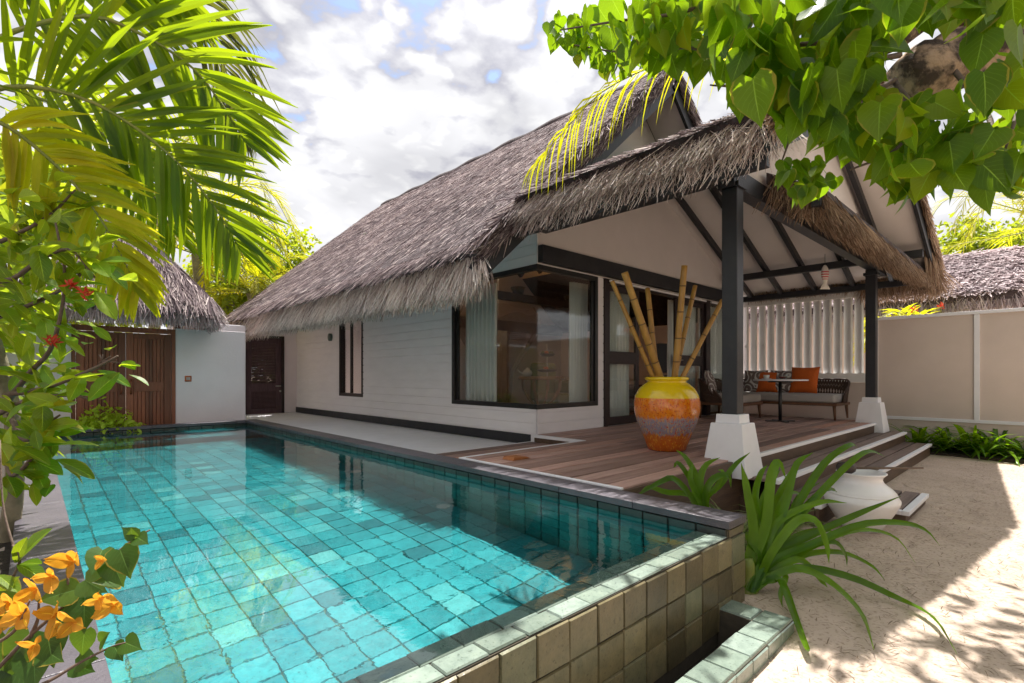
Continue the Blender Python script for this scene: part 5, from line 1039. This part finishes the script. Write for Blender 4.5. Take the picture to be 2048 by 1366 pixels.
# --- bougainvillea in the bottom left corner
bg_ = thing('bougainvillea', 'orange flowering bougainvillea branch hanging over the pool corner', 'plant', (-.25, 1.2, -.95))
bm = MB(); stems = []
for px in ([(-60, 1400, 1.05), (40, 1290, 1.07), (130, 1210, 1.1), (200, 1135, 1.12), (268, 1078, 1.14), (300, 1060, 1.15)], [(-40, 1420, 1.0), (90, 1366, 1.05), (160, 1325, 1.08), (220, 1295, 1.1), (252, 1285, 1.1)], [(60, 1275, 1.08), (75, 1240, 1.08), (78, 1200, 1.08)], [(140, 1205, 1.1), (137, 1170, 1.1), (134, 1150, 1.1)], [(-30, 1300, 1.02), (30, 1260, 1.04), (60, 1200, 1.05)]):
    stems.append(tube_px(bm, px, .0045, .0018, 6, 16))
bm.build('stem', M['twig'], bg_, smooth=True)
mb = MB()
LV = [((240, 1100), (258, 1145), .062, 1), ((205, 1100), (185, 1138), .052, .4), ((225, 1120), (240, 1165), .060, .2), ((150, 1180), (95, 1195), .06, .6), ((170, 1160), (215, 1190), .062, -.5), ((170, 1195), (165, 1255), .068, .4), ((60, 1270), (20, 1320), .085, .3), ((20, 1280), (-20, 1380), .1, .2), ((95, 1265), (105, 1340), .07, .6), ((70, 1300), (65, 1366), .075, .3), ((170, 1260), (160, 1310), .055, .2), ((15, 1215), (-15, 1205), .06, .5), ((265, 1078), (262, 1060), .025, .5), ((275, 1075), (300, 1090), .035, .4), ((270, 1072), (255, 1062), .03, .4), ((200, 1285), (215, 1262), .04, 0), ((228, 1292), (240, 1315), .04, .3), ((250, 1285), (280, 1298), .045, .4), ((150, 1330), (190, 1345), .045, .2), ((160, 1320), (195, 1316), .05, .2), ((120, 1215), (135, 1255), .05, .4), ((235, 1165), (190, 1160), .045, -.4), ((30, 1330), (70, 1390), .08, .4), ((90, 1300), (130, 1330), .06, .2)]
for a, b, s, tw in LV:
    p, q = at(*a, 1.1), at(*b, 1.08 + random.uniform(-.02, .02)); Y = nrm(q - p)[None]; Z = nrm(np.array([-FW * .8 + UP * .5 + RT * tw * .7])); X = nrm(np.cross(Y, Z)); mb.inst(HEART[0], HEART[1], p[None], X, Y, np.cross(X, Y), np.array([s]), HEART[2])
mb.build('leaves', M['bougleaf'], bg_)
for c, s in (((148, 1122), .066), ((74, 1178), .066), ((104, 1152), .05), ((45, 1228), .072), ((112, 1228), .066), ((10, 1240), .07), ((150, 1245), .058), ((198, 1197), .046), ((228, 1208), .060), ((206, 1120), .03), ((20, 1205), .05), ((70, 1290), .05), ((125, 1255), .04)):
    cc = at(c[0], c[1], 1.07 + random.uniform(-.03, .03)); a0 = random.uniform(0, 6); mb = MB()
    for k in range(3):
        a = a0 + k * 2.1; Y = nrm(RT * math.cos(a) + UP * (math.sin(a)) - FW * .35)[None]; Z = nrm(-FW * .6 + RT * -math.cos(a) * .6 - UP * .6 * math.sin(a) + rng.normal(0, .25, 3))[None]; X = nrm(np.cross(Y, Z)); mb.inst(BRACT[0], BRACT[1], cc[None], X, Y, np.cross(X, Y), np.array([s * .68 * random.uniform(.8, 1.1)]), BRACT[2])
        mb.v[-1] = mb.v[-1] + rng.normal(0, s * .035, mb.v[-1].shape)
    fo = mb.build('flower', M['bract'], bg_, smooth=True); sb = fo.modifiers.new('round', 'SUBSURF'); sb.levels = sb.render_levels = 2
# --- heart-leaved tree overhead on the right
ht = thing('heart_leaf_tree', 'leaning tree with large heart shaped leaves overhanging the porch corner', 'tree', (4.6, -1.6, -H))
bm = MB(); C = spline([(4.6, -1.6, -1.35), (4.5, -1.5, .2), (4.0, -1.0, 1.3), at(2300, -60, 2.4), at(2060, 45, 2.1), at(1930, 110, 2.05), at(1800, 168, 2.05)], 44)
rad = np.interp(np.linspace(0, 1, 44), [0, .3, .6, .85, .93, 1], [.20, .16, .135, .105, .105, .085]) * (1 + .10 * np.sin(np.arange(44) * 1.9) + .06 * rng.normal(0, 1, 44))
bm.tube(C, rad, 16); tube_px(bm, [(2000, 60, 2.1), (1880, 15, 2.0), (1790, 70, 1.95), (1740, 95, 1.95)], .075, .045, 12, 14); tube_px(bm, [(2050, 20, 2.1), (1900, -60, 2.3), (1700, -160, 2.6), (1500, -250, 3.0)], .08, .04, 10, 14)
bm.build('trunk', M['bark'], ht, smooth=True)
bm = MB()
for px in ([(1800, 110, 1.95), (1730, 120, 1.9), (1690, 88, 1.8), (1590, 90, 1.7), (1480, 110, 1.7), (1370, 95, 1.8), (1250, 105, 2.0), (1150, 90, 2.2)], [(1790, 160, 2.0), (1700, 210, 1.9), (1600, 250, 1.9), (1560, 330, 1.95)], [(1790, 165, 2.0), (1830, 230, 1.8), (1790, 300, 1.7), (1700, 340, 1.8)], [(1900, 130, 2.0), (1980, 240, 1.7), (1960, 330, 1.6), (1900, 380, 1.7)], [(1700, -100, 2.3), (1500, -40, 1.9), (1380, 20, 1.8), (1250, 40, 1.9), (1120, 60, 2.1)], [(2060, 60, 2.0), (2040, 200, 1.6), (2010, 300, 1.5)], [(1600, 250, 1.9), (1480, 180, 2.0), (1420, 170, 2.0)]):
    tube_px(bm, px, .011, .003, 6, 22)
bm.build('branch', M['twig'], ht, smooth=True)
mb = MB()
def heart_leaves(poly, n, d0, d1, s0, s1, yj=.42):
    u0, v0 = poly.min(0); u1, v1 = poly.max(0); P_ = []
    n = int(n * 1.75)
    while len(P_) < n:
        u, v = rng.uniform(u0, u1), rng.uniform(v0, v1); ins = False
        for (a, b), (c, d) in zip(poly, np.roll(poly, -1, 0)):
            if (b > v) != (d > v) and u < (c - a) * (v - b) / (d - b) + a: ins = not ins
        if ins: P_.append(at(u, v, rng.uniform(d0, d1)))
    P_ = np.array(P_); Y = nrm(-UP + rng.normal(0, yj, P_.shape)); Z = nrm(-FW * .35 - UP * .25 + rng.normal(0, .9, P_.shape)); X = nrm(np.cross(Y, Z)); Z = np.cross(X, Y)
    mb.inst(HEART[0], HEART[1], P_, X, Y, Z, rng.uniform(s0, s1, len(P_)) * .66, HEART[2])
heart_leaves(np.array([(1090, 30), (1190, 25), (1270, 60), (1290, 120), (1240, 150), (1170, 120), (1130, 90), (1095, 70)]), 64, 2.0, 2.4, .06, .11)
heart_leaves(np.array([(1170, 10), (1420, -60), (1440, 110), (1330, 140), (1230, 90)]), 74, 1.7, 2.2, .09, .15)
heart_leaves(np.array([(1380, -60), (1760, -60), (1800, 60), (1700, 190), (1560, 190), (1440, 130)]), 105, 1.35, 1.9, .12, .19)
heart_leaves(np.array([(1440, 120), (1720, 130), (1680, 250), (1600, 250), (1500, 190)]), 46, 1.5, 1.9, .11, .16)
heart_leaves(np.array([(1600, 190), (1760, 180), (1800, 270), (1740, 300), (1650, 285)]), 34, 1.6, 2.0, .10, .15)
heart_leaves(np.array([(1770, -60), (2080, -60), (2080, 20), (1900, 10), (1800, 30)]), 26, 1.2, 1.7, .12, .18)
heart_leaves(np.array([(1760, 200), (1900, 180), (2080, 150), (2080, 380), (1960, 370), (1850, 360), (1780, 310)]), 84, 1.35, 1.9, .10, .16)
heart_leaves(np.array([(1565, 315), (1650, 320), (1680, 355), (1600, 390), (1570, 360)]), 22, 1.8, 2.0, .07, .12)
heart_leaves(np.array([(1760, 300), (1830, 310), (1840, 385), (1770, 375)]), 14, 1.7, 1.9, .09, .13)
heart_leaves(np.array([(1900, 60), (2080, 40), (2080, 150), (1950, 150)]), 9, 1.2, 1.5, .11, .15)
# unseen leaves above the view, added to dapple the sand with shade
m = 2600; P_ = np.stack([rng.uniform(3.6, 11.5, m), rng.uniform(-1.5, 3.2, m), rng.uniform(3.0, 6.2, m)], -1)
cl = np.stack([rng.uniform(3.6, 11.5, 60), rng.uniform(-1.5, 3.0, 60), rng.uniform(3.2, 6.0, 60)], -1); P_ = cl[rng.integers(0, 60, m)] + rng.normal(0, .33, (m, 3))
c2_ = np.stack([rng.uniform(2.4, 6.0, 60), rng.uniform(-.7, 1.35, 60), rng.uniform(2.5, 4.6, 60)], -1); P_ = np.concatenate([P_, c2_[rng.integers(0, 60, 2400)] + rng.normal(0, .22, (2400, 3))])
dd = P_ @ FW; vv = 750.5 - 1022.5 * P_[:, 2] / np.maximum(dd, .1); P_ = P_[(vv < -60) | (dd < .2)]
scatter(mb, HEART, P_, rng.uniform(.12, .18, len(P_)), (0, 0, -1), .6, (.3, 0, .5), .6)
mb.build('crown', M['heart'], ht)
# --- hanging yellow palm frond over the roof
yp = thing('palm_frond', 'yellowing palm frond hanging from above in front of the thatched roof', 'palm frond', tuple(at(1500, 60, 4.0)))
frond(yp, [at(1620, 30, 4.0), at(1480, 70, 4.05), at(1340, 118, 4.1), at(1210, 180, 4.2), at(1130, 260, 4.3), at(1065, 335, 4.35)], 'palmyellow', n=40, L=.62, w=.020, normal=(.1, .3, 1), droop=1.5, start=.02, r=.010, a0=50, a1=18, gap=.85, lift=-.2, name='rachis')

# --- strap-leaved plants
def strap(mb, pts, w, K=14, fold=.35, face=None):
    C = spline(pts, K); T_ = nrm(np.gradient(C, axis=0)); f = nrm(np.array(face if face is not None else -FW * .7 + UP * .6)); W = nrm(np.cross(T_, f)); Nn = np.cross(W, T_)
    ww = w * np.interp(np.linspace(0, 1, K), [0, .15, .5, .8, 1], [.75, .95, 1, .7, .04]); vribbons(mb, C[None], W[None], Nn[None], ww[None], fold)
cr = thing('crinum_lily', 'large crinum lily with long arching strap leaves at the pool corner', 'plant', tuple(np.array([3.12, 1.22, -H])))
mb = MB(); B0 = np.array([3.14, 1.27, -1.28]); D0 = float(B0 @ FW)
CL = [([(1505, 1080), (1493, 985), (1482, 926)], .085, 0), ([(1528, 1060), (1540, 960), (1556, 925), (1572, 958)], .085, .05), ([(1545, 1080), (1572, 1000), (1592, 930), (1626, 905)], .07, .15), ([(1550, 1090), (1600, 1000), (1650, 925), (1700, 890), (1716, 897)], .065, .3), ([(1550, 1100), (1610, 1020), (1690, 935), (1735, 903), (1770, 913)], .06, .35), ([(1530, 1100), (1560, 1040), (1640, 1005), (1694, 1006)], .06, .1),
      ([(1540, 1110), (1600, 1080), (1700, 1035), (1802, 992)], .07, .15), ([(1540, 1110), (1590, 1045), (1630, 1042), (1652, 1090), (1658, 1126)], .07, -.15), ([(1550, 1120), (1620, 1090), (1720, 1050), (1800, 1046), (1850, 1060), (1880, 1092)], .06, .1), ([(1550, 1150), (1610, 1136), (1700, 1155), (1790, 1195), (1865, 1235), (1914, 1308)], .065, -.15), ([(1550, 1150), (1600, 1138), (1660, 1165), (1720, 1225), (1748, 1300)], .065, -.2), ([(1540, 1160), (1562, 1165), (1585, 1225), (1610, 1292), (1620, 1302)], .07, -.25),
      ([(1540, 1120), (1580, 1050), (1640, 985), (1668, 980), (1672, 985)], .05, .3), ([(1560, 1130), (1640, 1085), (1720, 1060), (1790, 1075), (1832, 1128)], .045, .35), ([(1560, 1130), (1630, 1090), (1670, 1085), (1690, 1110), (1694, 1132)], .055, .1), ([(1530, 1100), (1520, 1020), (1545, 960), (1560, 940)], .06, .2), ([(1530, 1130), (1580, 1080), (1640, 1060), (1690, 1075)], .055, .25), ([(1550, 1140), (1600, 1120), (1640, 1160), (1655, 1175)], .06, 0), ([(1520, 1120), (1500, 1090), (1494, 1070), (1498, 1062)], .05, 0), ([(1545, 1110), (1580, 1030), (1600, 990), (1640, 965)], .05, .35), ([(1525, 1090), (1510, 1000), (1520, 950), (1535, 930)], .06, .2), ([(1555, 1140), (1610, 1110), (1680, 1105), (1740, 1130), (1770, 1160)], .05, .2), ([(1530, 1110), (1545, 1020), (1580, 950), (1600, 930)], .06, .3), ([(1540, 1150), (1570, 1150), (1560, 1190), (1565, 1215)], .05, -.1), ([(1540, 1100), (1560, 1010), (1585, 985), (1622, 1000)], .05, .25)]
for px, w_, dz in CL:
    n_ = len(px); pts = [B0 + np.array([random.uniform(-.05, .05), random.uniform(-.05, .05), 0])] + [at(u, v, min(D0 + dz * (i + 1) / n_, 1.275 * 1022.5 / max(v - 750.5, 1) * .99)) for i, (u, v) in enumerate(px)]
    strap(mb, pts, w_ * .72, 18)
mb.build('leaves', M['strap'], cr, smooth=True)
MB().tube(spline([B0 - UP * .05, B0 + UP * .06 + AX * .02, B0 + UP * .18], 6), [.07, .06, .045, .04, .04, .03], 10).build('stem', M['greenstem'], cr, smooth=True)
c2 = thing('crinum_lily', 'smaller strap leaved lily growing behind the dark pool coping', 'plant', (3.55, 1.68, -H)); mb = MB(); B1 = np.array([3.55, 1.68, -1.27]); D1 = float(B1 @ FW)
for px, w_, dz in (([(1400, 1000), (1390, 950), (1370, 915), (1352, 900)], .05, .1), ([(1390, 1010), (1350, 960), (1320, 965), (1262, 998)], .05, -.1), ([(1395, 1000), (1330, 985), (1300, 975), (1280, 985)], .045, 0), ([(1400, 1000), (1360, 930), (1347, 935)], .045, .1), ([(1405, 1000), (1400, 960), (1412, 930), (1440, 915)], .05, .15), ([(1410, 1000), (1425, 960), (1455, 950), (1462, 975)], .05, 0), ([(1410, 1005), (1440, 970), (1470, 930), (1500, 905)], .045, .2), ([(1410, 1000), (1430, 980), (1445, 945), (1436, 940)], .04, .1), ([(1400, 1010), (1380, 960), (1385, 925)], .05, .05)):
    strap(mb, [B1] + [at(u, v, D1 + dz * (i + 1) / len(px)) for i, (u, v) in enumerate(px)], w_, 14)
mb.build('leaves', M['strap'], c2, smooth=True)
def tuft(name, label, x, y, n, L, w, matn, group=None, up=.8, cat='plant', z0=-H, arch=1.0):
    t = thing(name, label, cat, (x, y, z0), group); mb = MB(); az = rng.uniform(0, 2 * np.pi, n); el = rng.uniform(.5, 1.35, n) * up; l = L * rng.uniform(.6, 1.15, n); h = np.stack([np.cos(az), np.sin(az), 0 * az], -1)
    p = np.array([x, y, z0]) + rng.normal(0, .025, (n, 3)) * np.array([1, 1, 0]); d = nrm(h * np.cos(el)[:, None] + UP * np.sin(el)[:, None]); pr = [p]
    for k in range(5): p = p + d * (l / 5)[:, None]; pr.append(p); d = nrm(d - UP * (arch * .32 * rng.uniform(.6, 1.3, n))[:, None])
    P_ = np.stack(pr, 1); W = nrm(np.cross(h, UP)); ww = w * np.array([[.7, 1, 1, .85, .55, .05]]) * rng.uniform(.7, 1.2, (n, 1)); nv = np.cross(W, d); vribbons(mb, P_, W, np.abs(nv), ww, .3)
    mb.build('leaves', M[matn], t, smooth=True); MB().tube([(x, y, z0 - .02), (x, y, z0 + .06)], [.02, .012], 6).build('stem', M['greenstem'], t); return t
spots = [(3.75, 1.62, 'variegated grassy clump between the lily and the white plinth'), (4.10, 1.80, 'variegated grassy clump in front of the plinth'), (4.35, 1.50, 'variegated grassy clump beside the lowest step end'), (3.35, 1.95, 'variegated grassy clump behind the pool coping')]
for x, y, lb in spots: tuft('grassy_clump', lb, x, y, 90, .50, .017, 'grassy', 'grassy clumps beside the steps')
for i, (x, y, n, L, lb) in enumerate([(11.15, 2.02, 16, .42, 'leafy plant at the wall nearest the porch steps'), (11.2, 1.62, 26, .62, 'second leafy plant from the porch steps along the right wall'), (11.2, 1.22, 30, .66, 'tall leafy plant in the middle of the bed along the right wall'), (11.15, .95, 26, .62, 'leafy plant right of the middle in the bed along the right wall'), (11.2, .62, 30, .7, 'bushy leafy plant towards the right end of the wall bed'), (11.1, .30, 28, .62, 'leafy plant at the right frame edge of the wall bed'), (10.9, .75, 16, .4, 'low leafy plant in front of the wall bed')]):
    tuft('bedding_plant', lb, x, y, int(n * 1.1), L * 1.5, .06, 'strap', 'leafy plants along the right garden wall', .85)
tag(MB().box(10.75, 11.5, -2, 2.25, -1.32, -1.27).build('soil_strip', M['soil']), 'dark soil strip at the foot of the right wall', 'soil', kind='structure')

# dry bits lying on the sand
m = 5200; x = rng.uniform(1.2, 10.6, m); y = rng.uniform(-1.6, 1.5, m); k = ~(((x < 2.95) & (y > .8)) | ((x > 4.85) & (y > .85))); x, y = x[k], y[k]; m = len(x)
a = rng.uniform(0, np.pi, m); d = np.stack([np.cos(a), np.sin(a), rng.normal(0, .12, m)], -1); L = rng.uniform(.012, .040, m)[:, None]; zg = -H - .012 + .018 * np.sin(x * 2.1 + y) * np.cos(y * 1.7 - x * .6); p = np.stack([x, y, zg + .006], -1)
mb = MB(); mb.ribbons(np.stack([p - d * L, p + UP * .003, p + d * L], 1), nrm(np.cross(d, UP)), rng.uniform(.0025, .006, (m, 1)) * np.array([[.5, 1, .4]]))
tag(mb.build('ground_litter', M['litter']), 'dry bits of leaf and bark strewn over the sand', 'litter', kind='stuff')
